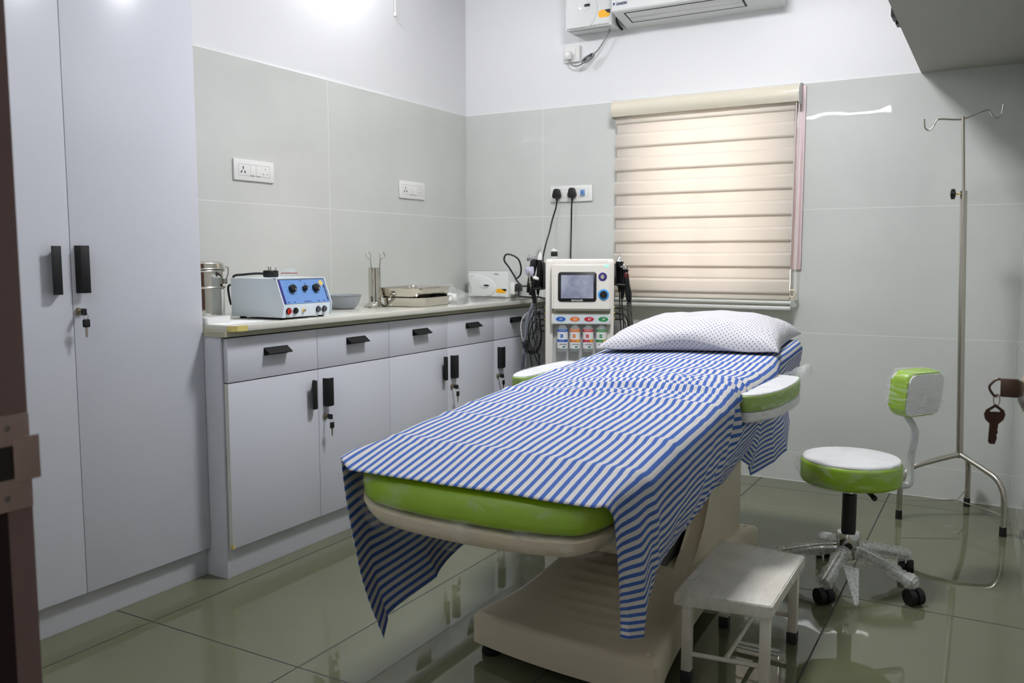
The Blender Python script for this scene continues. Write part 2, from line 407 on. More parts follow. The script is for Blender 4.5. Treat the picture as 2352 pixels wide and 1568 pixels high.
def rrect(x0, x1, y0, y1, r, n=6):
    out = []
    for cx, cy, a0 in ((x1-r, y1-r, 0), (x0+r, y1-r, 90), (x0+r, y0+r, 180), (x1-r, y0+r, 270)):
        for i in range(n+1):
            a = radians(a0+90*i/n); out.append((cx+r*cos(a), cy+r*sin(a)))
    return out
def interp(tab, x):
    if x <= tab[0][0]: return tab[0][1]
    for (a, va), (b, vb) in zip(tab, tab[1:]):
        if x <= b: t = (x-a)/(b-a); return va + (vb-va)*t
    return tab[-1][1]

# ------------------------------------------------------------------ room
CH = 2.8; TT = 1.946; YF = -4.05; RX0, RX1 = 2.875, 3.03          # right wall drifts outwards towards the door
def rx(y): return RX0 + (RX1-RX0)*(-y/4.38)
b = B().m('floor'); b.box(-.02, 3.4, -6.2, .02, -.1, 0); struct(b.build('floor'))
b = B().m('ceiling'); b.box(-.15, 3.4, YF-.2, .15, CH, CH+.1); struct(b.build('ceiling'))
b = B().m('plaster'); b.box(-.15, 0, -4.2, .15, 0, CH)
b.m('tile_left'); b.box(0, .006, -4.05, 0, 0, TT-.002); b.m('grout'); b.box(0, .0062, -4.05, 0, TT-.002, TT)
struct(b.build('wall_left'))
# back wall with window opening x .99..1.90, z .93...1.86
wx0, wx1, wz0, wz1 = 1.0, 1.895, .93, 1.88
b = B().m('plaster')
b.box(0, wx0, 0, .15, 0, CH); b.box(wx1, 3.1, 0, .15, 0, CH); b.box(wx0, wx1, 0, .15, 0, wz0); b.box(wx0, wx1, 0, .15, wz1, CH)
b.m('tile_back'); b.box(0, wx0, -.006, 0, 0, TT-.002); b.box(wx1, 3.0, -.006, 0, 0, TT-.002); b.box(wx0, wx1, -.006, 0, 0, wz0); b.box(wx0, wx1, -.006, 0, wz1, TT-.002)
b.m('grout'); b.box(0, 3.0, -.0064, 0, TT-.002, TT); b.box(.0, 3.0, -.0066, 0, 0, .003)
struct(b.build('wall_back'))
b = B().m('tile_right'); b.faces([(rx(0), 0, 0), (rx(-4.2), -4.2, 0), (rx(-4.2), -4.2, TT), (rx(0), 0, TT), (rx(0)+.15, 0, 0), (rx(-4.2)+.15, -4.2, 0), (rx(-4.2)+.15, -4.2, TT), (rx(0)+.15, 0, TT)],
    [(0, 1, 2, 3), (4, 7, 6, 5), (0, 4, 5, 1), (3, 2, 6, 7), (0, 3, 7, 4), (1, 5, 6, 2)])
b.m('plaster'); b.faces([(rx(0), 0, TT), (rx(-4.2), -4.2, TT), (rx(-4.2), -4.2, CH), (rx(0), 0, CH), (rx(0)+.15, 0, TT), (rx(-4.2)+.15, -4.2, TT), (rx(-4.2)+.15, -4.2, CH), (rx(0)+.15, 0, CH)],
    [(0, 1, 2, 3), (4, 7, 6, 5), (3, 2, 6, 7), (0, 3, 7, 4), (1, 5, 6, 2)])
bmesh.ops.recalc_face_normals(b.bm, faces=b.bm.faces); struct(b.build('wall_right'))
DX0, DX1, DH = 2.185, 2.99, 2.1                                   # doorway in the front wall
b = B().m('plaster'); b.box(-.15, DX0, YF-.17, YF, 0, CH); b.box(DX0, 3.2, YF-.17, YF, DH, CH); b.box(DX1+.02, 3.2, YF-.17, YF, 0, DH)
struct(b.build('wall_front'))
# concrete loft slab over the right side
b = B().m('loft'); b.box(2.442, 2.999, -3.2, -.0066, TT-.004, TT+.11); o = struct(b.build('loft_slab'))
# unseen closed box outside the door, added to keep world light out
b = B().m('plaster'); b.box(1.0, 1.1, -6.2, YF-.171, 0, 2.6); b.box(3.3, 3.4, -6.2, YF-.171, 0, 2.6); b.box(1.0, 3.4, -6.3, -6.2, 0, 2.6); b.box(1.0, 3.4, -6.3, YF-.201, 2.6, 2.7)
struct(b.build('wall_light_block'))

# door_1: jamb on the left of the view with its strike plate
d1 = bpy.data.objects.new('door_1', None); COL.objects.link(d1); struct(d1)
b = B().m('jamb'); b.box(DX0, 2.2405, -4.215, YF+.0085, 0, DH, .001); b.box(DX0, DX1+.03, -4.215, YF+.0085, DH-.05, DH+.02, .001)
b.box(DX1, DX1+.045, -4.215, YF+.0085, 0, DH-.05, .001)
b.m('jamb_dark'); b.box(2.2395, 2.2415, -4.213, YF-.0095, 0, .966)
b.build('door_frame', None, d1)
b = B().m('strike'); b.box(2.2405, 2.2420, -4.09, YF+.0080, .948, 1.0125, .0004)
b.box(2.2415, 2.2432, YF-.004, YF+.0138, .967, .997, .0006)
b.m('gap'); b.box(2.2418, 2.2424, -4.085, YF+.0005, .9695, .992)
b.m('mild'); b.lathe([(.0022, 0), (.0015, .0010), (0, .0011)], (2.2419, YF-.0068, 1.004), 10, Matrix.Rotation(pi/2, 4, 'Y')); b.lathe([(.0022, 0), (.0015, .0010), (0, .0011)], (2.2419, YF-.0095, .957), 10, Matrix.Rotation(pi/2, 4, 'Y'))
b.build('strike_plate', None, d1)
# door_2: the open leaf along the right wall, knob with key at the edge of the view
d2 = bpy.data.objects.new('door_2', None); COL.objects.link(d2); struct(d2)
b = B().m('door_wood'); 
ax, ay, bx, by = 2.925, -3.035, 2.975, -3.86
b.prism([(ax, ay), (ax+.035, ay), (bx+.03, by), (bx-.005, by)], 'z', .01, DH-.06, .002); b.build('door_leaf', None, d2)
KY = -3.11; KX = ax-.003
b = B(); Rk = Matrix.Rotation(-pi/2, 4, 'Y')
b.m('nickel'); b.lathe([(.030, 0), (.030, .006), (.016, .012), (.013, .03), (.022, .040), (.0285, .058), (.029, .070), (.024, .083), (.012, .089), (0, .0895)], (KX, KY, .944), 32, Rk)
b.build('door_knob', None, d2)
def key_blade(b, P, up, side, hexa=True):
    """flat key: hexagonal bow with a slot, notched blade; P bow top centre, up axis points to the tip"""
    u = Vector(up).normalized(); s_ = Vector(side).normalized(); n = u.cross(s_); T = .0011
    def pt(a, l, t): return Vector(P) + s_*a + u*l + n*t
    bow = [(-.0105, .008), (0, 0), (.0105, .008), (.0125, .014), (.0105, .021), (.005, .0265), (.005, .030), (.0045, .034), (.0055, .037), (.004, .041), (.005, .045), (.004, .049), (.003, .053), (-.003, .053), (-.005, .050), (-.005, .0265), (-.0105, .021), (-.0125, .014)]
    hole = [(-.006, .009), (0, .0045), (.006, .009), (.006, .0105), (0, .0105), (-.006, .0105)]
    for t in (-T, T):
        # fan of quads between hole and bow
        B1 = [(-.0125, .014), (-.0105, .008), (0, 0), (.0105, .008), (.0125, .014)]
        H1 = [(-.006, .0105), (-.006, .009), (0, .0045), (.006, .009), (.006, .0105)]
        for i in range(4): b.faces([pt(*B1[i], t), pt(*B1[i+1], t), pt(*H1[i+1], t), pt(*H1[i], t)], [(0, 1, 2, 3)])
        lower = [(-.0125, .014), (-.006, .0105), (.006, .0105), (.0125, .014)] + bow[4:17]
        b.faces([pt(*q, t) for q in lower], [tuple(range(len(lower)))])
    K = len(bow)
    for i in range(K):
        a, c = bow[i], bow[(i+1) % K]; b.faces([pt(*a, -T), pt(*c, -T), pt(*c, T), pt(*a, T)], [(0, 1, 2, 3)])
    for i in range(6):
        a, c = hole[i], hole[(i+1) % 6]; b.faces([pt(*a, -T), pt(*c, -T), pt(*c, T), pt(*a, T)], [(0, 1, 2, 3)])
kt = thing('key', 'brass-brown door key standing in the knob cylinder at the right edge', 'key', (KX-.085, KY, .938), group=None)
b = B().m('keymetal'); b.box(KX-.1090, KX-.0885, KY-.004, KY+.004, .937, .9605, .001)   # key head plate seen edge-on, in the cylinder
b.tube([(KX-.108, KY, .9590), (KX-.114, KY, .9585), (KX-.1215, KY, .949), (KX-.117, KY, .939), (KX-.112, KY, .9365)], .0016, 8)
b.build('key_bow', None, kt)
kr = tag(B().m('nickel').tube([(KX-.1125+.0035*cos(a), KY+.001, .9320+.0075*sin(a)) for a in [i*pi/8 for i in range(16)]], .0008, 6, n=2, closed=True).build('key_ring', None, None, loc=(KX-.121, KY, .916)), 'small wire ring joining the two door keys', 'key ring')
k2 = B().m('keymetal'); key_blade(k2, (KX-.1135, KY, .9270), (-.03, 0, -1), (1, .25, 0)); tag(k2.build('key', None, None, loc=(KX-.122, KY, .906)), 'door key dangling tip down from the ring below the knob', 'key')

# window behind the blind
w1 = bpy.data.objects.new('window_1', None); COL.objects.link(w1); struct(w1)
b = B().m('pink'); f = .05
b.box(wx0-.012, wx0+f, -.012, .06, wz0-.01, wz1+.01, .002); b.box(wx1-.02, wx1+.05, -.018, .06, 1.055, 1.935, .002)
b.box(wx0+f, wx1-.02, 0, .06, wz0-.01, wz0+f, .002); b.box(wx0+f, wx1-.02, 0, .06, wz1-f, wz1+.01, .002); b.box(1.43, 1.47, .005, .05, wz0+f, wz1-f)
b.build('window_frame', None, w1)
b = B().m('glass'); b.box(wx0+f, wx1-.02, .03, .034, wz0+f, wz1-f); b.build('window_pane', None, w1)

# ------------------------------------------------------------------ lamps
def tube_lamp(name, label, p, q, out, mk):
    p, q = Vector(p), Vector(q); t = thing(name, label, 'lamp', tuple((p+q)/2)); d = (q-p).normalized(); o = Vector(out)
    b = B().m('white_plastic'); c = (p+q)/2 - o*.03; L = (q-p).length/2+.02
    X = d; R = frame_m(c, d, o)
    b.box(-L, L, -.012, .012, -.02, .02, .003, M4=R); b.box(-L, -L+.02, -.01, .045, -.018, .018, .003, M4=R); b.box(L-.02, L, -.01, .045, -.018, .018, .003, M4=R)
    b.build('lamp_housing', None, t); b = B().m(mk); b.cyl(p, q, .013); b.build('lamp_tube', None, t); return t
tube_lamp('tube_lamp', 'white tube lamp above the door opening behind the viewer', (.62, YF+.06, 2.40), (1.87, YF+.06, 2.40), (0, 1, 0), 'lamp_glow')
lt = thing('bulb_lamp', 'round bulb in a white holder high on the left wall', 'lamp', (0, -1.15, 2.66))
B().m('white_plastic').lathe([(.045, 0), (.045, .02), (.024, .03), (.022, .07)], (0.0, -1.15, 2.66), 24, Matrix.Rotation(pi/2+.25, 4, 'Y')).build('lamp_holder', None, lt)
B().m('bulb_glow').lathe([(.014, 0), (.03, .03), (.034, .055), (.026, .08), (0, .09)], (.065, -1.15, 2.645), 24, Matrix.Rotation(pi/2+.25, 4, 'Y')).build('bulb', None, lt)
lt = thing('ceiling_lamp', 'square ceiling panel lamp above the bed', 'lamp', (1.74, -1.6, CH))
B().m('white_plastic').box(1.54, 1.94, -1.80, -1.40, CH-.035, CH-.0005, .004).build('lamp_frame', None, lt)
B().m('ceil_glow').box(1.56, 1.92, -1.78, -1.42, CH-.04, CH-.034).build('lamp_panel', None, lt)
lt = thing('jamb_fill', 'square fill light panel added behind the viewer to brighten the door jamb', 'lamp', (2.0, -5.3, 2.6))
B().m('white_plastic').box(1.7, 2.3, -5.6, -5.0, 2.57, 2.5995, .004).build('lamp_frame', None, lt); B().m('fill_glow').box(1.725, 2.275, -5.575, -5.025, 2.565, 2.571).build('lamp_panel', None, lt)  # unseen panel, added only to light the jamb

# ------------------------------------------------------------------ wardrobe and base cabinets
def v_handle(b, x, y, z0, z1, flip):
    """black profile handle, plate on the door and a lip sticking out along one long side"""
    w = .034; s_ = 1 if flip else -1
    b.box(x, x+.003, y-.006, y+.006, z0, z1, .001)
    b.box(x, x+.022, y+s_*w*.5-.0015, y+s_*w*.5+.0015, z0, z1, .001) if False else None
    return b
def edge_pull(b, x, y0, y1, z0, z1, lipside):
    """vertical pull: bracket leg on the door next to the seam, then a wide face standing off the door"""
    yo = y0 if lipside < 0 else y1
    b.prism([(x, yo), (x+.024, yo + (.004 if lipside < 0 else -.004)), (x+.027, (y0+y1)/2), (x+.024, y1 if lipside < 0 else y0), (x+.021, y1 if lipside < 0 else y0), (x+.023, (y0+y1)/2), (x+.018, yo + (.007 if lipside < 0 else -.007)), (x, yo + (.004 if lipside < 0 else -.004))], 'z', z0, z1, .0008)
    return b
def key_set(x, y, z, parent, tilt=0.):
    """cylinder lock with a key in it and a second key on the ring; two sub-parts of the door"""
    R = Matrix.Rotation(pi/2, 4, 'Y')
    b = B().m('nickel').lathe([(.0125, 0), (.0125, .003), (.011, .006), (.007, .0065), (.006, .009), (0, .009)], (x, y, z), 24, R)
    b.build('lock', None, parent)
    b = B().m('black'); b.box(x+.014, x+.040, y-.0022, y+.0022, z-.010, z+.010, .003); b.m('nickel'); b.box(x+.008, x+.016, y-.001, y+.001, z-.003, z+.003)
    cx, cz = x+.036, z-.014
    b.tube([(cx+.010*cos(a), y+.002*sin(a), cz+.010*sin(a)) for a in [i*pi/6 for i in range(12)]], .0007, 6, n=2, closed=True)
    b.m('black'); b.box(cx-.002, cx+.0025, y-.011, y+.011, z-.045, z-.021, .004)
    b.m('nickel'); b.prism([(y-.0045, z-.045), (y+.0045, z-.045), (y+.004, z-.056), (y+.0025, z-.062), (y+.0035, z-.068), (y+.001, z-.076), (y-.003, z-.074)], 'x', cx-.001, cx+.001)
    b.build('keys', None, parent)

wd = thing('wardrobe', 'tall white laminate wardrobe with two doors and black pulls left of the worktop', 'cupboard', (.2, -2.85, 0))
WX = .43; wy = [-3.285, -2.818, -2.3465]
b = B().m('carcass'); b.box(.012, .408, -3.285, -2.3465, 0, 2.62, .001); b.build('body', None, wd)
for i in range(2):
    b = B().m('laminate'); b.box(.411, WX, wy[i]+.0012, wy[i+1]-.0012, .100, 2.61, .0015); dr = b.build('door', None, wd)
    b = B().m('black_metal')
    if i == 0: edge_pull(b, WX, -2.890, -2.858, 1.010, 1.150, 1)
    else: edge_pull(b, WX, -2.806, -2.774, 1.012, 1.152, -1)
    b.build('handle', None, dr)
    if i == 1: key_set(WX, -2.803, .957, dr)

FX = .530
ys = [-2.3355, -1.893, -1.447, -1.003, -.570, -.132]
ZB, ZD, ZT = .108, .688, .8455
labels = ['white laminate base cabinet nearest the wardrobe, two drawers over two doors', 'white laminate base cabinet in the middle of the row under the worktop', 'white laminate base cabinet at the far end beside the facial machine']
units = [(0, 2), (2, 4), (4, 5)]
seams_lock = {1: True, 3: True, 4: True}
for ui, (a, c) in enumerate(units):
    u = thing('base_cabinet', labels[ui], 'cabinet', (.27, (ys[a]+ys[c])/2, 0), group='white base cabinets under the worktop')
    y1 = ys[c] - .0005 if ui < 2 else -.0085
    y0 = ys[a] + .0005
    b = B().m('carcass'); b.box(.012, .508, y0, y1, 0, .8475, .001); b.m('gap'); b.box(.508, .5095, y0+.004, y1-.001, ZB, .848)
    if ui == 2: b.m('laminate'); b.box(.5095, FX-.002, ys[5]+.002, y1, ZB, ZT)
    b.build('body', None, u)
    if ui == 0:
        b = B().m('laminate'); b.box(.012, .509, y0-.0100, y0-.0004, 0, .8475, .0008); b.build('end_panel', None, u)
    for i in range(a, c):
        A, Cc = ys[i]+.0009, ys[i+1]-.0009
        b = B().m('laminate'); b.box(.511, FX, A, Cc, ZD+.0018, ZT-.003, .001); dw = b.build('drawer', None, u)
        yc = (ys[i]+ys[i+1])/2 + .004
        b = B().m('black_metal')      # slanted lip pull
        L = .058
        b.faces([(FX, yc-L, .7965), (FX, yc+L, .7965), (FX, yc+L, .7925), (FX, yc-L, .7925),
                 (FX+.030, yc-L+.002, .776), (FX+.030, yc+L-.002, .776), (FX+.028, yc+L-.002, .773), (FX+.028, yc-L+.002, .773)],
                [(0, 1, 5, 4), (3, 7, 6, 2), (4, 5, 6, 7), (0, 4, 7, 3), (1, 2, 6, 5), (0, 3, 2, 1)])
        b.box(FX, FX+.0022, yc-L, yc+L, .768, .7965)
        b.build('handle', None, dw)
        b = B().m('laminate'); b.box(.511, FX, A, Cc, ZB, ZD-.0018, .001)
        if i == 0: b.m('laminate_edge'); b.box(.5105, FX-.0003, A-.0009, A+.0006, ZB, ZD-.002); b.m('tape'); b.box(FX-.012, FX+.0004, A-.0012, A+.006, ZB-.0005, ZB+.014)
        dr = b.build('door', None, u)
        b = B().m('black_metal')
        if i in (0, 2): edge_pull(b, FX, ys[i+1]-.055, ys[i+1]-.026, .540, .650, 1)
        elif i in (1, 3): edge_pull(b, FX, ys[i]+.026, ys[i]+.062, .540, .650, -1)
        else: edge_pull(b, FX, ys[i]+.034, ys[i]+.076, .540, .650, -1)
        b.build('handle', None, dr)
        if i in seams_lock: key_set(FX, ys[i]+.034, .500, dr)

wt = thing('worktop', 'long polished pale stone worktop on the white base cabinets', 'worktop', (.28, -1.2, .848))
b = B().m('stone'); b.prism([(.0065, -2.335), (.555, -2.335), (.5675, -2.322), (.5675, -.0072), (.0065, -.0072)], 'z', .8665, .886, .0008); b.build('stone_slab', None, wt)
b = B().m('stone_edge'); b.prism([(.0065, -2.3455), (.435, -2.3455), (.435, -2.351), (.541, -2.351), (.541, -.0072), (.0065, -.0072)], 'z', .848, .8664); b.build('underlay', None, wt)
b = B().m('tape'); b.box(.5675, .5682, -2.3215, -2.275, .8668, .8862); b.prism([(.5555, -2.3365), (.5685, -2.3228), (.568, -2.322), (.555, -2.3355)], 'z', .8668, .8862); b.box(.535, .5555, -2.3362, -2.3350, .8668, .8862); o = b.build('tape_strip', None, wt); o['label'] = 'yellow masking tape on the worktop corner'
ZC = .8862

# ------------------------------------------------------------------ things on the worktop
def ring_tube(b, c, r, t, seg=48): b.tube([(c[0]+r*cos(2*pi*i/seg), c[1]+r*sin(2*pi*i/seg), c[2]) for i in range(seg)], t, 8, n=1, closed=True)
# sterilising drum
DC = (.150, -2.118); dR = .088
t = thing('sterilising_drum', 'polished steel sterilising drum with latch beside the wardrobe', 'drum', (*DC, ZC))
b = B().m('steel'); b.lathe([(dR-.006, 0), (dR, .004), (dR, .183), (dR-.002, .1855)], (*DC, ZC), 48); b.build('body', None, t)
b = B().m('steel'); b.lathe([(dR+.002, .186), (dR+.002, .207), (dR-.004, .213), (dR-.02, .216), (0, .217)], (*DC, ZC), 48); b.build('lid', None, t)
b = B().m('steel_b'); ring_tube(b, (*DC, ZC+.180), dR+.003, .0035); ring_tube(b, (*DC, ZC+.118), dR+.003, .0045); b.build('band', None, t)
b = B().m('steel_b'); ring_tube(b, (*DC, ZC+.188), dR+.004, .003); b.build('lid_rim', None, t)
a0 = -.05
def dp(r, a, z): return (DC[0]+r*cos(a), DC[1]+r*sin(a), ZC+z)
b = B().m('white_plastic'); b.prism([dp(dR+.0003, .35, 0)[:2], dp(dR+.0003, .55, 0)[:2], dp(dR+.0003, .8, 0)[:2], dp(dR+.002, .8, 0)[:2], dp(dR+.002, .55, 0)[:2], dp(dR+.002, .35, 0)[:2]], 'z', ZC+.012, ZC+.118); o = b.build('vent_slide', None, t); o['label'] = 'pale sliding vent cover'
b = B().m('steel_b'); A = .75
b.tube([dp(dR+.006, A, .196), dp(dR+.016, A, .192), dp(dR+.018, A, .172), dp(dR+.010, A, .148)], .0022, 8); b.tube([dp(dR+.006, A+.09, .196), dp(dR+.016, A+.09, .192), dp(dR+.018, A+.09, .172), dp(dR+.010, A+.09, .148)], .0022, 8)
b.tube([dp(dR+.018, A-.04, .192), dp(dR+.018, A+.13, .192)], .003, 8); b.box(*[v for v in (dp(dR, A, 0)[0], dp(dR+.012, A, 0)[0])], dp(dR, A, 0)[1]-.004, dp(dR+.008, A+.1, 0)[1], ZC+.130, ZC+.150, .002)
b.build('latch', None, t)
b = B().m('steel_b'); b.tube([(DC[0]-.03, DC[1], ZC+.216), (DC[0]-.028, DC[1], ZC+.240), (DC[0]-.005, DC[1]-.01, ZC+.252), (DC[0]+.010, DC[1]-.01, ZC+.240), (DC[0]+.004, DC[1]-.01, ZC+.216)], .003, 8); b.build('lid_handle', None, t)
# flat white case and paper
o = B().m('white_gloss').prism(rrect(.20, .425, -2.330, -2.214, .012), 'z', ZC+.0012, ZC+.024, .005, 3).build('flat_case', None, None, loc=(.34, -2.26, ZC)); 
tag(o, 'flat white plastic case lying at the left end of the worktop', 'case')
o = B().m('paper').prism([(.33, -2.328), (.52, -2.325), (.49, -2.10), (.36, -2.12)], 'z', ZC+.0002, ZC+.0009).build('paper_sheet', None, None, loc=(.42, -2.2, ZC)); tag(o, 'white paper sheet under the flat white case', 'paper')

# electrotherapy device: corner pixel fit gives a box turned a little to the viewer
DV = thing('therapy_device', 'white electrotherapy unit with a blue panel of three black knobs', 'device', (.38, -1.92, ZC), rz=0)
gx0, gx1 = .245, .512; gy0, gy1 = -2.052, -1.787
def dv(p): return p
b = B().m('device_white')
zb, zt = ZC+.008, ZC+.153
xs_b, xs_t = gx1, gx1-.040
prof = [(gx0, zb), (xs_b-.006, zb), (xs_b, zb+.046), (xs_t, zt), (gx0, zt)]
b.prism(prof, 'y', gy0, gy1, .002, 2); b.build('case', None, DV)
# lip at both sides of the recessed front and small feet
b = B().m('device_white')
for yy in (gy0+.001, gy1-.006): b.prism([(xs_b-.014, zb+.001), (xs_b-.002, zb+.001), (xs_b+.005, zb+.046), (xs_t+.007, zt), (xs_t-.012, zt)], 'y', yy, yy+.005)
b.prism([(xs_t-.012, zt-.003), (xs_t+.008, zt-.003), (xs_t+.008, zt+.001), (xs_t-.012, zt+.001)], 'y', gy0+.001, gy1-.001)
b.build('front_rim', None, DV)
for fx in (gx0+.03, gx1-.030):
    for fy in (gy0+.030, gy1-.030): B().m('rubber').lathe([(.011, 0), (.013, .0082)], (fx, fy, ZC), 16).build('foot', None, DV)
# front plane frame: x along +y (to viewer right), y up the slope
p0 = Vector((xs_b, 0, zb+.046)); p1 = Vector((xs_t, 0, zt)); upv = (p1-p0).normalized(); nrm_ = Vector((upv.z, 0, -upv.x))
def fr_(y, h, off): return Vector((p0.x, y, p0.z)) + upv*h + nrm_*off
def fm(y, h, off, rot=0.):
    return frame_m(fr_(y, h, off), (0, 1, 0), upv) @ Matrix.Rotation(rot, 4, 'Z')
Hs = (p1-p0).length
b = B().m('device_blue'); F0 = frame_m(fr_(0, 0, 0), (0, 1, 0), upv); b.box(gy0+.010, gy1-.010, .004, Hs-.008, .0005, .0022, M4=F0); b.m('device_purple'); b.box(gy0+.010, gy0+.022, .004, Hs-.008, .0022, .0028, M4=F0); b.m('gold'); b.lathe([(.011, 0), (.011, .0006)], (0, 0, 0), 24, fm(gy1-.028, Hs-.024, .0022))
b.m('ink')
for yy, hh, w in ((gy0+.036, .010, .010), (gy0+.066, .010, .008), (gy1-.070, .010, .008), (gy1-.040, .010, .007), ((gy0+gy1)/2-.004, Hs-.014, .008), ((gy0+gy1)/2+.016, Hs-.026, .008)): b.box(yy-w/2, yy+w/2, hh-.0016, hh+.0016, .0022, .0026, M4=F0)
for kc in (gy0+.070, gy1-.068):
    for k in range(9):
        a = radians(-50+35*k); b.box(-.0011, .0011, -.0011, .0011, .0022, .0026, M4=F0 @ Matrix.Translation((kc+.026*cos(a), Hs*.58+.025*sin(a), 0)))
pn = b.build('control_panel', None, DV)
text_mesh('lettering', 'dermaindia', .0150, 'ink', fm(gy1-.0165, Hs*.40, .0026, pi/2), pn, bold=.0003)
text_mesh('lettering', 'FOOT SWITCH', .0058, 'ink', fm((gy0+gy1)/2+.002, .010, .0026), pn)
for yy, r in ((gy0+.070, .0155), ((gy0+gy1)/2+.004, .0105), (gy1-.068, .0155)):
    b = B().m('black'); b.lathe([(r, 0), (r, .012), (r-.003, .016), (0, .0165)], (0, 0, 0), 28, fm(yy, Hs*.58, .0022)); b.m('white_plastic'); b.box(-.0012, .0012, -r*.75, -r*.3, .0160, .0170, M4=fm(yy, Hs*.58, .0022, .6)); b.build('knob', None, DV)
for yy, cl, r in ((gy0+.032, 'red', .0098), (gy0+.068, 'black', .0092), (gy0+.112, 'steel', .0045), (gy1-.074, 'jack_grey', .0092), (gy1-.040, 'jack_grey', .0092)):
    fmj = frame_m((xs_b-.0035, yy, zb+.024), (0, 1, 0), (.13, 0, 1))
    b = B().m('black' if cl != 'steel' else 'gold'); b.lathe([(r+.003, 0), (r+.003, .004), (r, .005)], (0, 0, 0), 24, fmj)
    b.m(cl); b.lathe([(r, .004), (r, .009), (r*.45, .0095)], (0, 0, 0), 24, fmj); b.m('rubber'); b.lathe([(r*.42, .0093), (r*.42, .0099)], (0, 0, 0), 16, fmj); b.m('nickel'); b.lathe([(r*.2, .0097), (r*.2, .0103)], (0, 0, 0), 12, fmj)
    o = b.build('socket', None, DV)
    if cl == 'red': o['label'] = 'red round socket'
# mains cord and plug lying on the device
zt2 = zt+.002
t = thing('power_cord', 'black three-pin plug with its cord lying on the white device', 'plug', (.36, -1.955, zt2))
b = B().m('black'); b.prism(rrect(.335, .385, -1.980, -1.932, .014), 'z', zt2, zt2+.026, .004, 2); b.m('steel_b'); b.lathe([(.0032, .026), (.0032, .043), (.002, .045)], (.350, -1.957, zt2), 12); b.lathe([(.0026, .026), (.0026, .038), (.0016, .040)], (.374, -1.970, zt2), 12); b.lathe([(.0026, .026), (.0026, .038), (.0016, .040)], (.374, -1.944, zt2), 12); b.build('plug', None, t)
B().m('cable').tube([(.345, -1.979, zt2+.014), (.32, -2.00, zt2+.014), (.28, -2.02, zt2+.010), (.245, -2.03, zt2+.006), (.226, -2.02, zt2-.008), (.222, -2.01, zt2-.05), (.228, -1.98, zt2-.10), (.232, -1.97, ZC+.006)], .0045, 8).build('cord', None, t)
t = thing('clear_jar', 'small clear plastic jar with a dark red ring on the white device', 'jar', (.34, -1.836, zt2))
b = B().m('clear'); b.lathe([(.024, 0), (.028, .004), (.028, .010), (.032, .011), (.032, .014), (.027, .015), (.027, .032), (.025, .032), (.025, .015)], (.34, -1.836, zt2), 36, cap=False); b.build('jar_body', None, t)
b = B().m('redline'); ring_tube(b, (.34, -1.836, zt2+.0135), .0325, .0014); b.build('ring', None, t)
t = B().m('cable').tube([(.244, -2.03, ZC+.125), (.225, -2.045, ZC+.120), (.236, -2.05, ZC+.07), (.243, -2.05, ZC+.05)], .004, 8).build('lead', None, None, loc=(.24, -2.04, ZC+.09)); tag(t, 'short black lead looping out behind the white device beside the drum', 'cable')
# sachet in front of the device, small blue capped tube lying under it
b = B().m('film_clear'); vs = []; nx, ny = 10, 14
for j in range(ny+1):
    for i in range(nx+1):
        x = .518+.04*i/nx + .004*sin(j*.7); y = -1.93 + .17*j/ny; vs.append((x, y, ZC+.0015+.006*abs(noise.noise(Vector((i*.6, j*.5, 3))))))
b.faces(vs, [(j*(nx+1)+i, j*(nx+1)+i+1, (j+1)*(nx+1)+i+1, (j+1)*(nx+1)+i) for j in range(ny) for i in range(nx)], True)
tag(b.build('plastic_sachet', None, None, loc=(.535, -1.85, ZC)), 'clear plastic sachet lying in front of the white device', 'sachet')
t = B().m('clear').cyl((.50, -1.775, ZC+.006), (.515, -1.70, ZC+.006), .0055).build('ampoule', None, None, loc=(.505, -1.74, ZC)); tag(t, 'slim clear ampoule lying by the right end of the white device', 'ampoule')

# grey bowl
t = B().m('grey_bowl').lathe([(.045, 0), (.055, .003), (.073, .030), (.082, .060), (.085, .061), (.085, .063), (.081, .063), (.071, .031), (.054, .006), (0, .005)], (.225, -1.385, ZC), 48).build('bowl', None, None, loc=(.225, -1.385, ZC)); tag(t, 'round grey plastic bowl between the device and the forceps jar', 'bowl')
# forceps jar
FC = (.262, -1.205)
b = B().m('steel'); b.lathe([(.052, 0), (.052, .004), (.040, .011), (.030, .020), (.0285, .026), (.0285, .178), (.0300, .179), (.0300, .182), (.0268, .182), (.0268, .012), (0, .011)], (*FC, ZC), 40)
tag(b.build('forceps_jar', None, None, loc=(*FC, ZC)), 'tall narrow steel jar with a flared foot holding forceps', 'jar')
def forceps(dx, dy, lean, lab):
    t = thing('forceps', lab, 'forceps', (FC[0]+dx, FC[1]+dy, ZC+.02), group='forceps in the steel jar')
    bx_, by_, bz = FC[0]+dx*.4, FC[1]+dy*.4, ZC+.018
    tp = Vector((FC[0]+dx+.004*lean, FC[1]+dy+.012*lean, ZC+.225)); bt = Vector((bx_, by_, bz)); d = (tp-bt).normalized()
    side = Vector((.35, .94, 0)); 
    B().m('steel_b').tube([bt, tp], .0026, 8, n=1).build('shaft', None, t)
    rc = tp + d*.014 + side*lean*.009
    B().m('steel_b').tube([rc + d*.0145*sin(a) + side*.0135*cos(a) for a in [2*pi*i/20 for i in range(20)]], .0017, 8, n=1, closed=True).build('finger_ring', None, t)
forceps(.004, -.016, -1, 'steel forceps with ring handle leaning left in the steel jar')
forceps(.006, .020, 1, 'steel forceps with ring handle leaning right in the steel jar')
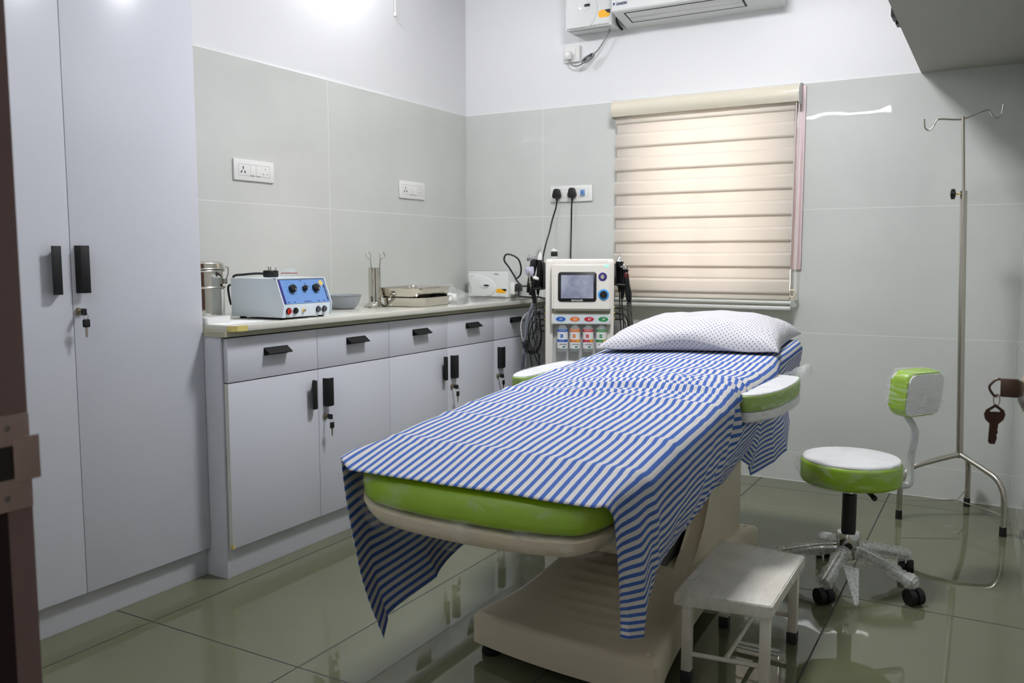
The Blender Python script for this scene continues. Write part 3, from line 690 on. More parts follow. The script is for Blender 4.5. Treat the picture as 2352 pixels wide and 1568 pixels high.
# trays
def tray(x0, x1, y0, y1, z, h, rz, lab):
    t = thing('steel_tray', lab, 'tray', ((x0+x1)/2, (y0+y1)/2, z), rz, 'steel trays')
    b = B().m('steel'); X, Y = (x1-x0)/2, (y1-y0)/2
    o_, i_ = rrect(-X, X, -Y, Y, .048, 10), None
    def lvl(k, zz): return [(px*k if True else px, py*(1-(1-k)*X/Y), zz) for px, py in o_]
    L = [lvl(.86, 0.), lvl(.895, .005), lvl(.935, h-.003), lvl(.945, h-.0005), lvl(.995, h-.001), lvl(1.0, h-.0005), lvl(1.0, h+.0010), lvl(.940, h+.0012), lvl(.920, h-.004), lvl(.885, .007), lvl(.85, .003)]
    vs = [p for l in L for p in l]; n = len(o_)
    fs = [(a*n+i, a*n+(i+1) % n, (a+1)*n+(i+1) % n, (a+1)*n+i) for a in range(len(L)-1) for i in range(n)] + [tuple(range(n))[::-1], tuple(range((len(L)-1)*n, len(L)*n))]
    b.faces(vs, fs, True); bmesh.ops.recalc_face_normals(b.bm, faces=b.bm.faces); b.build('tray_body', None, t, local=True, sharp=50); return t
tray(.235, .475, -1.165, -.835, ZC, .043, .12, 'lower steel instrument tray resting on the worktop')
tray(.222, .468, -1.178, -.828, ZC+.0452, .043, .10, 'upper steel instrument tray stacked on the other tray')
# plastic bag with green packet
def crumple(b, x0, x1, y0, y1, nx, ny, hf, seed, rag=.01):
    vs = []
    for j in range(ny+1):
        for i in range(nx+1):
            u, v = i/nx, j/ny; q = noise.noise(Vector((u*3+seed, v*3, seed))) * rag
            x = x0+(x1-x0)*u + q; y = y0+(y1-y0)*v + noise.noise(Vector((u*3, v*3+seed, seed+5)))*rag
            vs.append((x, y, ZC + .001 + max(0, hf(u, v)*(1+.5*noise.noise(Vector((u*5, v*5, seed)))))))
    b.faces(vs, [(j*(nx+1)+i, j*(nx+1)+i+1, (j+1)*(nx+1)+i+1, (j+1)*(nx+1)+i) for j in range(ny) for i in range(nx)], True)
t = thing('plastic_bag', 'crumpled clear plastic bag with white and green contents right of the trays', 'bag', (.38, -.72, ZC))
b = B().m('film_clear'); crumple(b, .20, .50, -.82, -.40, 26, 30, lambda u, v: .085*sin(pi*min(1, u*1.05))*math.exp(-((v-.25)/.28)**2)+.045*(1-u)*v, 2., .03); b.build('bag_film', None, t)
b = B().m('film_green'); b.faces([(.30, -.80, ZC+.058), (.34, -.74, ZC+.030), (.30, -.68, ZC+.035), (.26, -.74, ZC+.068), (.34, -.79, ZC+.055), (.30, -.735, ZC+.078)], [(0, 1, 5), (1, 2, 5), (2, 3, 5), (3, 0, 5), (0, 4, 1)], True); b.build('green_packet', None, t)
b = B().m('paper')
for k in range(5):
    c = Vector((.36+.02*cos(k*2.1), -.765+.025*k*.6, ZC+.018+.004*k)); b.lathe([(0, -.018), (.014, -.012), (.019, 0), (.013, .012), (0, .017)], c, 12, Matrix.Rotation(k*.8, 4, 'X'))
b.build('swab', None, t)

# voltage stabiliser builder
def stabiliser(name, label, x0, x1, y0, y1, z0, z1, big=True):
    t = thing(name, label, 'voltage stabiliser', ((x0+x1)/2, y0, z0), group='voltage stabilisers')
    w = x1-x0; h = z1-z0
    b = B().m('white_gloss'); b.box(x0, x1, y0, y1, z0, z1, .004, 3); b.m('dkgrey')
    for k in range(26):
        xx = x0+w*.05+w*.86*k/25; b.box(xx, xx+w*.012, y0-.0008, y0+.004, z0+h*.012, z0+h*.045)
        b.box(xx, xx+w*.012, y0+.006, y0+.014, z1-.0005, z1+.0004); b.box(xx, xx+w*.012, y0+.02, y0+.045, z0-.0003, z0+.001)
    b.build('case', None, t)
    cx, cz = x0+w*.10, z0+h*.38; pts = []
    b = B().m('white_gloss'); K = 40; rings = []
    for rr, yy in ((1., .0), (.985, .004), (.93, .0075), (.5, .010), (.02, .011)):
        ring = []
        for i in range(K+1):
            a = -.5*pi*1.0 + pi*1.06*i/K
            px = cx + w*.60*rr*cos(a); pz = cz + h*.52*rr*sin(a)
            px = max(px, x0+.002); pz = max(pz, z0+.006)
            ring.append((px, y0-yy, pz))
        rings.append(ring)
    vs = [p for r in rings for p in r]
    b.faces(vs, [(a*(K+1)+i, a*(K+1)+i+1, (a+1)*(K+1)+i+1, (a+1)*(K+1)+i) for a in range(4) for i in range(K)], True); b.build('bulge', None, t)
    b = B().m('white_gloss'); ox, oz = cx+w*.36, cz+h*.08
    Ry = Matrix.Rotation(pi/2, 4, 'X')
    b.lathe([(1., 0), (.96, .003), (.8, .004), (0, .004)], (0, 0, 0), 40, Matrix.Translation((ox-w*.04, y0-.0085, oz)) @ Matrix.Diagonal((w*.13, 1, h*.12, 1)) @ Ry); b.build('badge', None, t)
    b = B().m('black'); b.prism(rrect(ox-w*.03, ox+w*.09, oz-h*.028, oz+h*.028, h*.027), 'y', y0-.016, y0-.010, .001); b.build('switch', None, t)
    b = B().m('orange'); sx, sz = x0+w*.71, z0+h*.17
    b.prism(rrect(sx, sx+w*.24, sz, sz+h*.16, h*.06), 'y', y0-.0009, y0-.0001); b.m('black'); b.prism([(sx+w*.13, sz+h*.16), (sx+w*.25, sz+h*.16), (sx+w*.25, sz+h*.07), (sx+w*.19, sz+h*.09)], 'y', y0-.0013, y0-.0008); b.build('sticker', None, t)
    return t
st = stabiliser('voltage_stabiliser', 'white voltage stabiliser box standing on the worktop in the corner', .074, .342, -.10, -.012, ZC, 1.035)
F = frame_m((.264, -.1012, 1.020), (1, 0, 0), (0, 0, 1)); text_mesh('lettering', 'V-Guard', .010, 'blackink', F, st, shear=.3)
b = B().m('white_plastic'); b.box(.346, .372, -.075, -.030, .905, .965, .003); b.m('black'); b.prism([(-.078, .920), (-.030, .920), (-.034, .955), (-.045, .968), (-.064, .968), (-.074, .955)], 'x', .372, .398, .003)
for a_ in (0,): pass
t = thing('power_cord', 'black plug and cord on the right side of the worktop stabiliser', 'plug', (.385, -.055, .93))
b2 = B().m('black'); b2.prism([(-.078, .922), (-.030, .922), (-.034, .955), (-.045, .966), (-.064, .966), (-.074, .955)], 'x', .3725, .400, .003); b2.build('plug', None, t)
B().m('cable').tube([(.388, -.055, .925), (.390, -.06, .902), (.405, -.068, .893), (.44, -.075, .891), (.50, -.08, .8905), (.545, -.085, .8908), (.60, -.09, .86), (.62, -.10, .70)], .0045, 8).build('cord', None, t)
b.bm.free(); b = B().m('white_plastic'); b.box(.3421, .3724, -.080, -.026, .905, .972, .003); b.build('outlet', None, st)

# ------------------------------------------------------------------ wall sockets
def wall_plate(name, label, F, w, h, kind, group='white wall sockets'):
    """F: frame with x to the right, y up, z out of the wall"""
    t = bpy.data.objects.new(name, None); COL.objects.link(t); t.matrix_world = F; tag(t, label, 'socket', group); ORG[t.name] = Vector()
    b = B().m('white_plastic'); b.box(-w/2, w/2, -h/2, h/2, .0002, .010, .0025); b.build('plate', None, t, local=True)
    if kind == 'single':
        b = B().m('white_plastic'); b.box(-.012, .024, -.020, .026, .010, .012, .001); b.build('switch', None, t, local=True); return t
    b = B().m('dkgrey'); iw, ih = w/2-.024, h/2-.020
    for x0, x1, y0, y1 in ((-iw, iw, ih-.0007, ih), (-iw, iw, -ih, -ih+.0007), (-iw, -iw+.0007, -ih, ih), (iw-.0007, iw, -ih, ih)): b.box(x0, x1, y0, y1, .0098, .0102)
    b.build('gap_line', None, t, local=True)
    for sx, big in ((-iw+.026, True), (iw-.028, False)):
        if kind == 'switched' and not big: continue
        if kind == 'plugged': continue
        b = B().m('dkgrey'); r = .0036 if big else .0024
        for dx, dy in ((0, .011), (-.0105, -.010), (.0105, -.010)):
            b.lathe([(r, 0), (r, .0006)], (sx+dx, dy, .0098), 14)
            if big: b.lathe([(r*.8, 0), (r*.8, .0006)], (sx+dx*.75, dy-.0065 if dy > 0 else dy+.005, .0098), 14)
        b.build('socket_holes', None, t, local=True)
    for k, sx in enumerate((-.012, .020)):
        b = B().m('white_plastic'); b.box(sx-.0125, sx+.0125, -ih+.003, ih-.003, .0098, .0118, .0008); b.m('dkgrey'); b.box(sx-.007, sx+.007, -ih+.001, -ih+.0024, .0098, .0104); b.build('switch', None, t, local=True)
    return t
FL = lambda y, z: frame_m((.0065, y, z), (0, 1, 0), (0, 0, 1))
FB = lambda x, z: frame_m((x, -.0068, z), (1, 0, 0), (0, 0, 1))
wall_plate('wall_socket', 'white double wall socket nearest the wardrobe above the white device', FL(-1.693, 1.483), .226, .088, 'double')
wall_plate('wall_socket', 'white double wall socket near the room corner above the trays', FL(-.562, 1.476), .226, .092, 'double')
ws = wall_plate('wall_socket', 'white wall socket on the back wall holding two black plugs', FB(.698, 1.468), .258, .088, 'plugged')
b = B().m('device_blue'); 
b.box(.064, .071, -.006, .018, .010, .024, .001); b.box(.078, .085, -.006, .018, .010, .024, .001); b.box(.062, .087, -.012, -.004, .010, .022, .001); o = b.build('breaker_toggle', None, ws, local=True); o['label'] = 'blue double toggle of the breaker'
b.bm = None
def plug_cord(label, x, z, path, name='plug_with_cord'):
    t = thing(name, label, 'plug', (x, -.02, z), group=None)
    b = B().m('black'); pr = [(x-.016, z+.022), (x-.008, z+.028), (x+.008, z+.028), (x+.016, z+.022), (x+.024, z-.010), (x+.022, z-.020), (x+.012, z-.026), (x-.012, z-.026), (x-.022, z-.020), (x-.024, z-.010)]
    b.prism(pr, 'y', -.046, -.0172, .004, 3); b.cyl((x, -.030, z-.022), (x, -.030, z-.046), .0065, .0045, 12); b.build('plug', None, t)
    B().m('cable').tube(path, .0042, 8).build('cord', None, t)
plug_cord('left black plug in the back wall socket, its cord bowing left', .618, 1.468, [(.618, -.030, 1.425), (.612, -.030, 1.39), (.592, -.032, 1.33), (.583, -.05, 1.26), (.578, -.09, 1.18), (.600, -.16, 1.09), (.66, -.22, .98)])
plug_cord('right black plug in the back wall socket, its cord hanging straight', .712, 1.470, [(.712, -.030, 1.426), (.710, -.030, 1.38), (.711, -.035, 1.28), (.722, -.06, 1.20), (.75, -.12, 1.10), (.80, -.19, 1.0)])
# upper socket, plug and grey flex to the wall stabiliser
wall_plate('wall_socket', 'small white wall socket below the wall stabiliser', FB(.699, 2.222), .093, .088, 'single')
t = thing('plug_with_cord', 'white plug with a coiled grey flex beside the air conditioner', 'plug', (.69, -.03, 2.21))
b = B().m('white_plastic'); b.lathe([(.022, 0), (.024, .006), (.020, .024), (.013, .030), (0, .031)], (.686, -.0192, 2.213), 24, Matrix.Rotation(pi/2, 4, 'X')); b.prism([(.664, 2.213), (.708, 2.213), (.703, 2.190), (.669, 2.190)], 'y', -.044, -.0192, .003); b.m('red'); b.lathe([(.0022, 0), (.0022, .0006)], (.683, -.0503, 2.214), 10, Matrix.Rotation(pi/2, 4, 'X')); b.build('plug', None, t)
b = B().m('grey_cable'); b.tube([(.692, -.034, 2.190), (.700, -.034, 2.166), (.722, -.036, 2.152), (.752, -.040, 2.150), (.782, -.045, 2.160), (.830, -.05, 2.190), (.868, -.05, 2.215), (.905, -.045, 2.265), (.930, -.045, 2.300), (.938, -.05, 2.3172)], .0042, 8)
for k in range(3):
    cxx, czz = .815, 2.178; b.tube([(cxx+.036*cos(a)*cos(.6)-.011*sin(a)*sin(.6), -.052-.006*k+.01*cos(a), czz+.036*cos(a)*sin(.6)+.011*sin(a)*cos(.6)) for a in [2*pi*i/14 for i in range(14)]], .0038, 8, n=3, closed=True)
b.m('black'); b.tube([(.800, -.045, 2.180), (.803, -.07, 2.170), (.800, -.07, 2.160), (.797, -.045, 2.160)], .0025, 6); b.tube([(.836, -.045, 2.205), (.839, -.07, 2.195), (.836, -.07, 2.185), (.833, -.045, 2.185)], .0025, 6)
b.build('flex', None, t)
t = stabiliser('voltage_stabiliser', 'white voltage stabiliser on the wall left of the air conditioner', .712, .982, -.125, -.0004, 2.318, 2.56)
b = B().m('black'); b.tube([(.9815, -.075, 2.36), (.990, -.07, 2.335), (.998, -.06, 2.316), (1.010, -.05, 2.302)], .006, 8); o = b.build('cable_stub', None, t)

# ------------------------------------------------------------------ air conditioner
ac = thing('air_conditioner', 'white split air conditioner high on the back wall', 'air conditioner', (1.42, 0, 2.30))
AX0, AX1 = 1.018, 1.835
prof = [(-.0004, 2.60), (-.0004, 2.3138), (-.212, 2.3510), (-.2175, 2.358), (-.222, 2.40), (-.222, 2.56), (-.205, 2.60)]
b = B().m('white_gloss'); b.prism(prof, 'x', AX0, AX1, .004, 2, smooth=True); b.build('housing', None, ac, sharp=12)
# louvre recess and flap on the sloping underside
UA = math.atan2(.0372, .2116)
Fu = frame_m((0, -.0004, 2.3138), (1, 0, 0), (0, -cos(UA), sin(UA)))        # y towards the room, z downwards out of the underside is -z
sg_ = 1 if (Fu.to_3x3() @ Vector((0, 0, 1))).z < 0 else -1
b = B().m('blackink'); b.box(1.072, 1.668, .074, .190, min(-sg_*.002, sg_*.0022), max(-sg_*.002, sg_*.0022), M4=Fu); b.build('louvre_gap', None, ac)
b = B().m('white_gloss')
b.box(1.081, 1.659, .0835, .130, min(sg_*.0005, sg_*.0040), max(sg_*.0005, sg_*.0040), .0010, M4=Fu); b.box(1.081, 1.659, .131, .1875, min(sg_*.0005, sg_*.0036), max(sg_*.0005, sg_*.0036), .0010, M4=Fu); b.build('louvre_flap', None, ac)
text_mesh('lettering', 'DAIKIN', .017, 'ink', frame_m((1.045, -.2226, 2.386), (1, 0, 0), (0, 0.0, 1)), ac, align='LEFT', shear=.2, bold=.0006)
b = B().m('ink'); b.prism([(1.030, 2.379), (1.040, 2.393), (1.026, 2.393)], 'y', -.2226, -.2215); b.m('dkgrey'); b.box(1.745, 1.765, -.2226, -.2215, 2.375, 2.378); b.build('printed_marks', None, ac)

# ------------------------------------------------------------------ loose wire end high on the left wall
b = B().m('white_cable'); b.tube([(.012, -.690, 2.60), (.010, -.688, 2.45), (.010, -.687, 2.372)], .0022, 8); b.m('white_plastic'); b.box(.006, .018, -.694, -.680, 2.357, 2.374, .001, M4=None)
tag(b.build('loose_wire', None, None, loc=(.01, -.69, 2.5)), 'thin white wire with a small connector hanging down the left wall', 'wire')
# black gadget hanging at the loft edge
b = B().m('black'); b.box(2.418, 2.4415, -.99, -.90, 1.962, 2.06, .003); b.box(2.424, 2.4415, -.90, -.84, 1.955, 2.0, .003)
tag(b.build('junction_box', None, None, loc=(2.43, -.93, 2.0)), 'small black box fixed at the edge of the loft shelf', 'box')

# ------------------------------------------------------------------ zebra blind
bl = thing('roller_blind', 'cream zebra roller blind pulled down over the window', 'blind', (1.44, -.07, .87))
cz = 1.94; prof = [(-.012, cz-.095), (-.012, cz), (-.045, cz+.002), (-.075, cz-.006), (-.094, cz-.024), (-.100, cz-.048), (-.096, cz-.070), (-.086, cz-.088), (-.070, cz-.0875), (-.082, cz-.068), (-.085, cz-.046), (-.078, cz-.024), (-.055, cz-.012), (-.022, cz-.010), (-.022, cz-.095)]
b = B().m('cassette'); b.prism(prof, 'x', .969, 1.925, 0, smooth=True); b.build('cassette', None, bl, sharp=40)
b = B().m('rail'); 
for x0 in (.9665, 1.925): b.prism([(p, q) for p, q in ((-.010, cz-.098), (-.010, cz+.004), (-.045, cz+.005), (-.078, cz-.004), (-.098, cz-.024), (-.103, cz-.048), (-.099, cz-.072), (-.086, cz-.094))], 'x', x0, x0+.003)
b.box(.967, 1.928, -.030, -.008, cz+.002, cz+.006); b.build('cassette_cap', None, bl)
b = B().m('blind')
x0, x1 = .985, 1.905
# front layer: bands that bulge slightly, each lower edge standing off the back layer
Zs = [1.858, 1.815, 1.689, 1.567, 1.442, 1.316, 1.190, 1.063, .933]
def band(b, za, zb, ya, yb, xa, xb, n=5):
    vs = []; 
    for i in range(n+1):
        t_ = i/n; z = za+(zb-za)*t_; y = ya+(yb-ya)*t_**1.6
        vs += [(xa, y, z), (xb, y, z)]
    b.faces(vs, [(2*i, 2*i+1, 2*i+3, 2*i+2) for i in range(n)], True)
for i in range(1, len(Zs)):
    zb = Zs[i]; za = zb+.074 if i > 1 else 1.865
    band(b, za, zb, -.0620, -.0624, x0-.004, x1)
front = b.build('front_fabric', None, bl, solid=.0008)
b = B().m('blind')
for i in range(1, len(Zs)):
    zt_ = Zs[i]+.012; band(b, zt_, zt_-.070 if i < len(Zs)-1 else .905, -.0585, -.0585, x0+.004, x1-.002)
b.build('back_fabric', None, bl, solid=.0008)
b = B().m('rail'); b.cyl((.988, -.056, .893), (1.912, -.056, .893), .0085); b.box(.984, 1.913, -.072, -.050, .856, .876, .006, 3); b.build('bottom_rail', None, bl)
b = B().m('white_cable')
for xx, dx in ((1.913, -.012), (1.927, .000)): b.tube([(xx, -.075, 1.85), (xx+dx*.5, -.062, 1.4), (xx+dx, -.055, .955)], .0016, 6)
for k in range(90):
    z = .96+.0099*k
    for xx, dx in ((1.913, -.012), (1.927, .0)):
        f_ = (1.85-z)/.9; b.box(xx+dx*f_-.0022, xx+dx*f_+.0022, -.075+.02*f_-.0022, -.075+.02*f_+.0022, z-.0022, z+.0022)
b.build('bead_chain', None, bl)
b = B().m('cream_plastic'); b.tube([(1.917+.014*cos(a), -.055, .938+.018*sin(a)) for a in [2*pi*i/16 for i in range(16)]], .005, 8, n=2, closed=True); b.lathe([(.007, 0), (.007, .006)], (1.917, -.052, .912), 16, Matrix.Rotation(pi/2, 4, 'X')); b.m('clear'); b.box(1.906, 1.930, -.064, -.050, .872, .915, .004); b.build('chain_weight', None, bl)

# ------------------------------------------------------------------ facial machine (built about its own origin, turned to the viewer)
MC = (.893, -.306, 0); MR = radians(25)
fmn = thing('facial_machine', 'tall white facial treatment machine with a touch screen between worktop and bed', 'machine', MC, MR)
def Mf(x, y, z): return frame_m((x, y, z), (1, 0, 0), (0, 0, 1))
b = B().m('body_white'); b.box(-.172, .172, -.150, .17, .075, 1.108, .012, 3)
b.box(-.172, -.132, -.17, -.14, .075, 1.100, .008, 3); b.box(.132, .172, -.17, -.14, .075, 1.100, .008, 3); b.box(-.14, .14, -.168, -.14, 1.05, 1.108, .008, 3)
body = b.build('body', None, fmn, local=True)
B().m('body_grey').box(-.1315, .1315, -.156, -.149, .12, .84).build('inner_panel', None, fmn, local=True)
b = B().m('body_white'); b.box(-.19, .19, -.19, .19, .045, .085, .012, 3); b.build('base', None, fmn, local=True)
for sx in (-.15, .15):
    for sy in (-.15, .15):
        b = B().m('rubber'); b.cyl((sx-.012, sy, .0225), (sx+.012, sy, .0225), .022, seg=20); b.m('dkgrey'); b.box(sx-.008, sx+.008, sy-.010, sy+.010, .030, .046); b.build('caster', None, fmn, local=True)
# head with a slightly tapering face
b = B().m('body_white')
fz = [(.852, -.137, .156, -.228), (1.086, -.141, .150, -.206)]
vs = []
for z, xa, xb, yf in fz: vs += [(xa, yf, z), (xb, yf, z), (xb, -.165, z), (xa, -.165, z)]
b.faces(vs, [(0, 1, 5, 4), (1, 2, 6, 5), (2, 3, 7, 6), (3, 0, 4, 7), (4, 5, 6, 7), (3, 2, 1, 0)]); bmesh.ops.recalc_face_normals(b.bm, faces=b.bm.faces)
bmesh.ops.bevel(b.bm, geom=list(b.bm.edges), offset=.010, segments=3, affect='EDGES'); b._tag(b.bm.faces, True)
head = b.build('head', None, fmn, local=True)
tl = math.atan2(.022, .234)
def Hf(x, z, off=.0):      # frame on the leaning face
    y = -.228 + (z-.852)*.022/.234
    up = Vector((0, sin(tl), cos(tl))); return frame_m(Vector((x, y, z)) + Vector((0, -1, 0))*off, (1, 0, 0), up)
b = B().m('black'); b.prism(rrect(-.095, .095, -.073, .073, .014), 'z', 0, .004, .001); 
for v in b.bm.verts: v.co = Hf(-.012, .9705) @ v.co
b.build('screen_bezel', None, fmn, local=True)
scr = mat('screen_glass', (118, 124, 146), .12, spec=.6, coat=.6, emit=(150, 156, 180), es=.10); vary(scr, (168, 172, 186), 9, .4, .65); M['screen'] = scr
b = B().m('screen'); b.box(-.080, .080, -.0575, .0575, .004, .0048, M4=Hf(-.012, .9705)); sc_ = b.build('screen', None, fmn, local=True)
text_mesh('lettering', 'dermaindia', .013, 'white_plastic', Hf(-.012, .9045, .0044), fmn, bold=.0002, local=True)
b = B().m('device_purple'); b.lathe([(.021, 0), (.021, .0015), (0, .0016)], (0, 0, 0), 32, Hf(.113, 1.020)); b.m('chrome'); b.lathe([(.012, .0014), (.0115, .004), (.009, .0042), (.0085, .0032), (.004, .0032), (.0036, .0046), (0, .0046)], (0, 0, 0), 28, Hf(.113, 1.020)); b.build('power_button', None, fmn, local=True)
M['ledblue'] = mat('blue_ring', (70, 150, 210), .3, emit=(60, 140, 220), es=.25); M['ledgreen'] = mat('green_led', (140, 240, 210), .3, emit=(120, 255, 210), es=.9)
b = B().m('ledblue'); b.lathe([(.0275, 0), (.0275, .0016), (.019, .0022)], (0, 0, 0), 36, Hf(.118, .932)); b.m('black'); b.lathe([(.019, .001), (.0185, .012), (.016, .014), (0, .0142)], (0, 0, 0), 32, Hf(.118, .932)); b.build('dial', None, fmn, local=True)
B().m('ledgreen').box(-.011, .011, -.0042, .0042, .0, .0012, M4=Hf(.133, 1.074)).build('status_light', None, fmn, local=True)
# strip with four ovals
b = B().m('body_white'); b.box(-.140, .156, -.205, -.15, .782, .836, .004, 2); b.m('stone_edge'); b.box(-.134, .150, -.19, -.15, .835, .854); b.build('label_strip', None, fmn, local=True)
b = B().m('device_white'); b.prism(rrect(-.133, .149, .787, .831, .004), 'y', -.2062, -.2045); b.build('strip_plate', None, fmn, local=True)
cols = [('S1', (32, 100, 190)), ('S2', (226, 122, 48)), ('S3', (200, 40, 60)), ('S4', (28, 138, 70))]
ox = (-.093, -.023, .048, .118)
for (tx, rgb), x in zip(cols, ox):
    k = 'oval_'+tx; M[k] = mat(k, rgb, .35)
    b = B().m('body_grey'); b.lathe([(1.08, 0), (1.08, .0004)], (0, 0, 0), 40, Mf(x, -.2062, .809) @ Matrix.Diagonal((.0245, .0125, 1, 1))); b.m(k); b.lathe([(1, 0), (1, .0010)], (0, 0, 0), 40, Mf(x, -.2062, .809) @ Matrix.Diagonal((.0235, .0115, 1, 1))); ov = b.build('oval_badge', None, fmn, local=True); ov['label'] = {'S1': 'blue', 'S2': 'orange', 'S3': 'red', 'S4': 'green'}[tx] + ' oval badge reading ' + tx
    text_mesh('lettering', tx, .017, 'white_plastic', Mf(x, -.2073, .809), ov, shear=.3, bold=.0002, local=True)
# four serum bottles, each a thing of its own
Rm_ = Matrix.Translation(MC) @ Matrix.Rotation(MR, 4, 'Z')
for (tx, rgb), x, nm in zip(cols, (-.084, -.022, .044, .110), ('blue', 'orange', 'red', 'green')):
    t = bpy.data.objects.new('serum_bottle', None); COL.objects.link(t); t.matrix_world = Rm_ @ Matrix.Translation((x, -.186, .642)); ORG[t.name] = Vector()
    tag(t, 'clear serum bottle with a %s banded label hanging under the %s oval badge' % (nm, nm), 'bottle', 'serum bottles under the machine strip')
    b = B().m('clear'); b.lathe([(.021, 0), (.0265, .003), (.027, .010), (.027, .115), (.022, .126), (.016, .132), (.016, .139)], (0, 0, 0), 32); b.build('bottle_body', None, t, local=True)
    def wrapf(b, k, z0, z1, off, a0=-1.35, a1=1.35, r=.0272, n=16):
        b.m(k); vs = []
        for i in range(n+1):
            a = -pi/2 + a0 + (a1-a0)*i/n; vs += [((r+off)*cos(a), (r+off)*sin(a), z0), ((r+off)*cos(a), (r+off)*sin(a), z1)]
        b.faces(vs, [(2*i, 2*i+2, 2*i+3, 2*i+1) for i in range(n)], True)
    b = B(); wrapf(b, 'paper', .020, .118, 0); wrapf(b, 'oval_'+tx, .103, .117, .0002); wrapf(b, 'oval_'+tx, .052, .065, .0002); wrapf(b, 'oval_'+tx, .074, .092, .0002, -.42, .12)
    M['teal'] = M.get('teal') or mat('teal_mark', (30, 130, 140), .4)
    wrapf(b, 'teal', .024, .032, .0002, .0, .5)
    if tx != 'S1': wrapf(b, 'orange', .054, .063, .0004, .35, 1.1)
    lb = b.build('bottle_label', None, t, local=True)
    text_mesh('lettering', 'HYDRAPRO M', .0078, 'paper', Mf(0, -.0276, .110), lb, squash=.82, local=True); text_mesh('lettering', tx, .0105, 'paper', Mf(-.0055, -.0278, .083), lb, local=True)
    text_mesh('lettering', 'dermaindia', .0080, 'ink', Mf(.003, -.0277, .042), lb, bold=.0001, local=True); text_mesh('lettering', 'Hydra Pro', .0055, 'paper', Mf(-.003, -.0278, .0585), lb, local=True)
# sockets on both flanks
for z in (.862, .830, .800, .768, .740):
    b = B().m('gold'); b.cyl((-.172, -.10, z), (-.181, -.10, z), .0055, seg=14); b.m('black'); b.cyl((-.181, -.10, z), (-.205, -.10, z), .0055, seg=14); b.build('jack', None, fmn, local=True)
for z in (.862, .834, .805):
    b = B().m('gold'); b.cyl((.172, -.10, z), (.180, -.10, z), .0055, seg=14); b.m('black'); b.cyl((.180, -.10, z), (.205, -.105, z-.002), .0062, seg=14); b.build('jack', None, fmn, local=True)
# handpiece holders
b = B().m('black_metal'); b.prism([(-.145, .955), (-.030, .955), (-.02, .972), (-.02, 1.075), (-.035, 1.088), (-.095, 1.088), (-.145, 1.02)], 'x', -.184, -.1725, .002); b.box(-.245, -.183, -.145, -.02, .952, .962, .002); b.prism([(-.184, .958), (-.200, .958), (-.204, .968), (-.214, .968), (-.218, .958), (-.232, .962), (-.232, 1.00), (-.210, 1.085), (-.184, 1.092)], 'y', -.030, -.022, .002); b.build('holder', None, fmn, local=True)
b = B().m('black_metal'); b.prism([(-.145, .975), (-.030, .975), (-.02, .985), (-.02, 1.075), (-.035, 1.085), (-.09, 1.085), (-.145, 1.02)], 'x', .1725, .184, .002); b.box(.183, .236, -.145, -.03, .974, .982, .002); b.cyl((.186, -.145, .978), (.248, -.145, .976), .0075, seg=14); b.prism([(.184, .980), (.214, .976), (.226, .985), (.226, 1.02), (.214, 1.075), (.184, 1.088)], 'y', -.030, -.022, .002); b.build('holder', None, fmn, local=True)
def pose(b, mx):
    for v in b.bm.verts: v.co = mx @ v.co
    return b
def hp(name, label, mx, fn):
    t = bpy.data.objects.new(name, None); COL.objects.link(t); t.matrix_world = Rm_ @ mx; ORG[t.name] = Vector(); tag(t, label, 'handpiece', 'handpieces of the facial machine'); fn(t); return t
def tilt(x, y, z, ax=0., ay=0.): return Matrix.Translation((x, y, z)) @ Matrix.Rotation(ay, 4, 'Y') @ Matrix.Rotation(ax, 4, 'X')
def g_T(t):
    B().m('black').lathe([(.008, -.13), (.013, -.10), (.017, -.02), (.020, .03), (.017, .045), (0, .046)], seg=20).build('grip', None, t, local=True)
    b = B().m('chrome'); b.cyl((-.002, 0, .046), (-.030, 0, .046), .0150); b.cyl((-.030, 0, .046), (-.038, 0, .046), .0185); b.cyl((.004, -.004, .03), (.012, -.004, .090), .0095); b.lathe([(.0095, 0), (.007, .007), (0, .010)], (.012, -.004, .090), 16); b.build('metal_head', None, t, local=True)
hp('chrome_handpiece', 'handpiece with a chrome roller head on the left side of the machine', tilt(-.240, -.075, 1.062, .0, .20), g_T)
def g_pen(t):
    B().m('black').lathe([(.006, -.15), (.010, -.12), (.0125, -.02), (.0115, .03), (0, .031)], seg=20).build('grip', None, t, local=True)
    B().m('white_plastic').lathe([(.0125, .028), (.013, .040), (.009, .055), (.004, .063), (.002, .07)], seg=20).build('tip', None, t, local=True)
    B().m('steel').lathe([(.0014, .066), (.0007, .100)], seg=8).build('needle', None, t, local=True)
hp('spray_pen', 'black pen handpiece with a white tip and thin needle left of the machine', tilt(-.206, -.085, 1.075, .05, .06), g_pen)
M['lilac'] = mat('lilac_cup', (206, 204, 226), .3)
def g_cup(t):
    b = B().m('black'); b.lathe([(.007, -.16), (.012, -.13), (.014, -.06), (.011, -.02), (0, -.019)], seg=20); b.build('grip', None, t, local=True)
    B().m('lilac').lathe([(.012, -.020), (.021, -.005), (.023, .022), (.021, .026), (.017, .026), (.014, 0), (0, -.004)], seg=24).build('cup', None, t, local=True)
    b = B().m('steel'); b.lathe([(.003, -.075), (.0045, -.04), (.003, -.01), (.002, .01)], (-.004, -.020, 0), 12); b.lathe([(.013, -.052), (.0145, -.048), (.013, -.044)], seg=20); b.build('clamp', None, t, local=True)
hp('suction_handpiece', 'suction handpiece with a lilac cup lowest on the left side of the machine', tilt(-.252, -.13, 1.040, .12, -.15), g_cup)
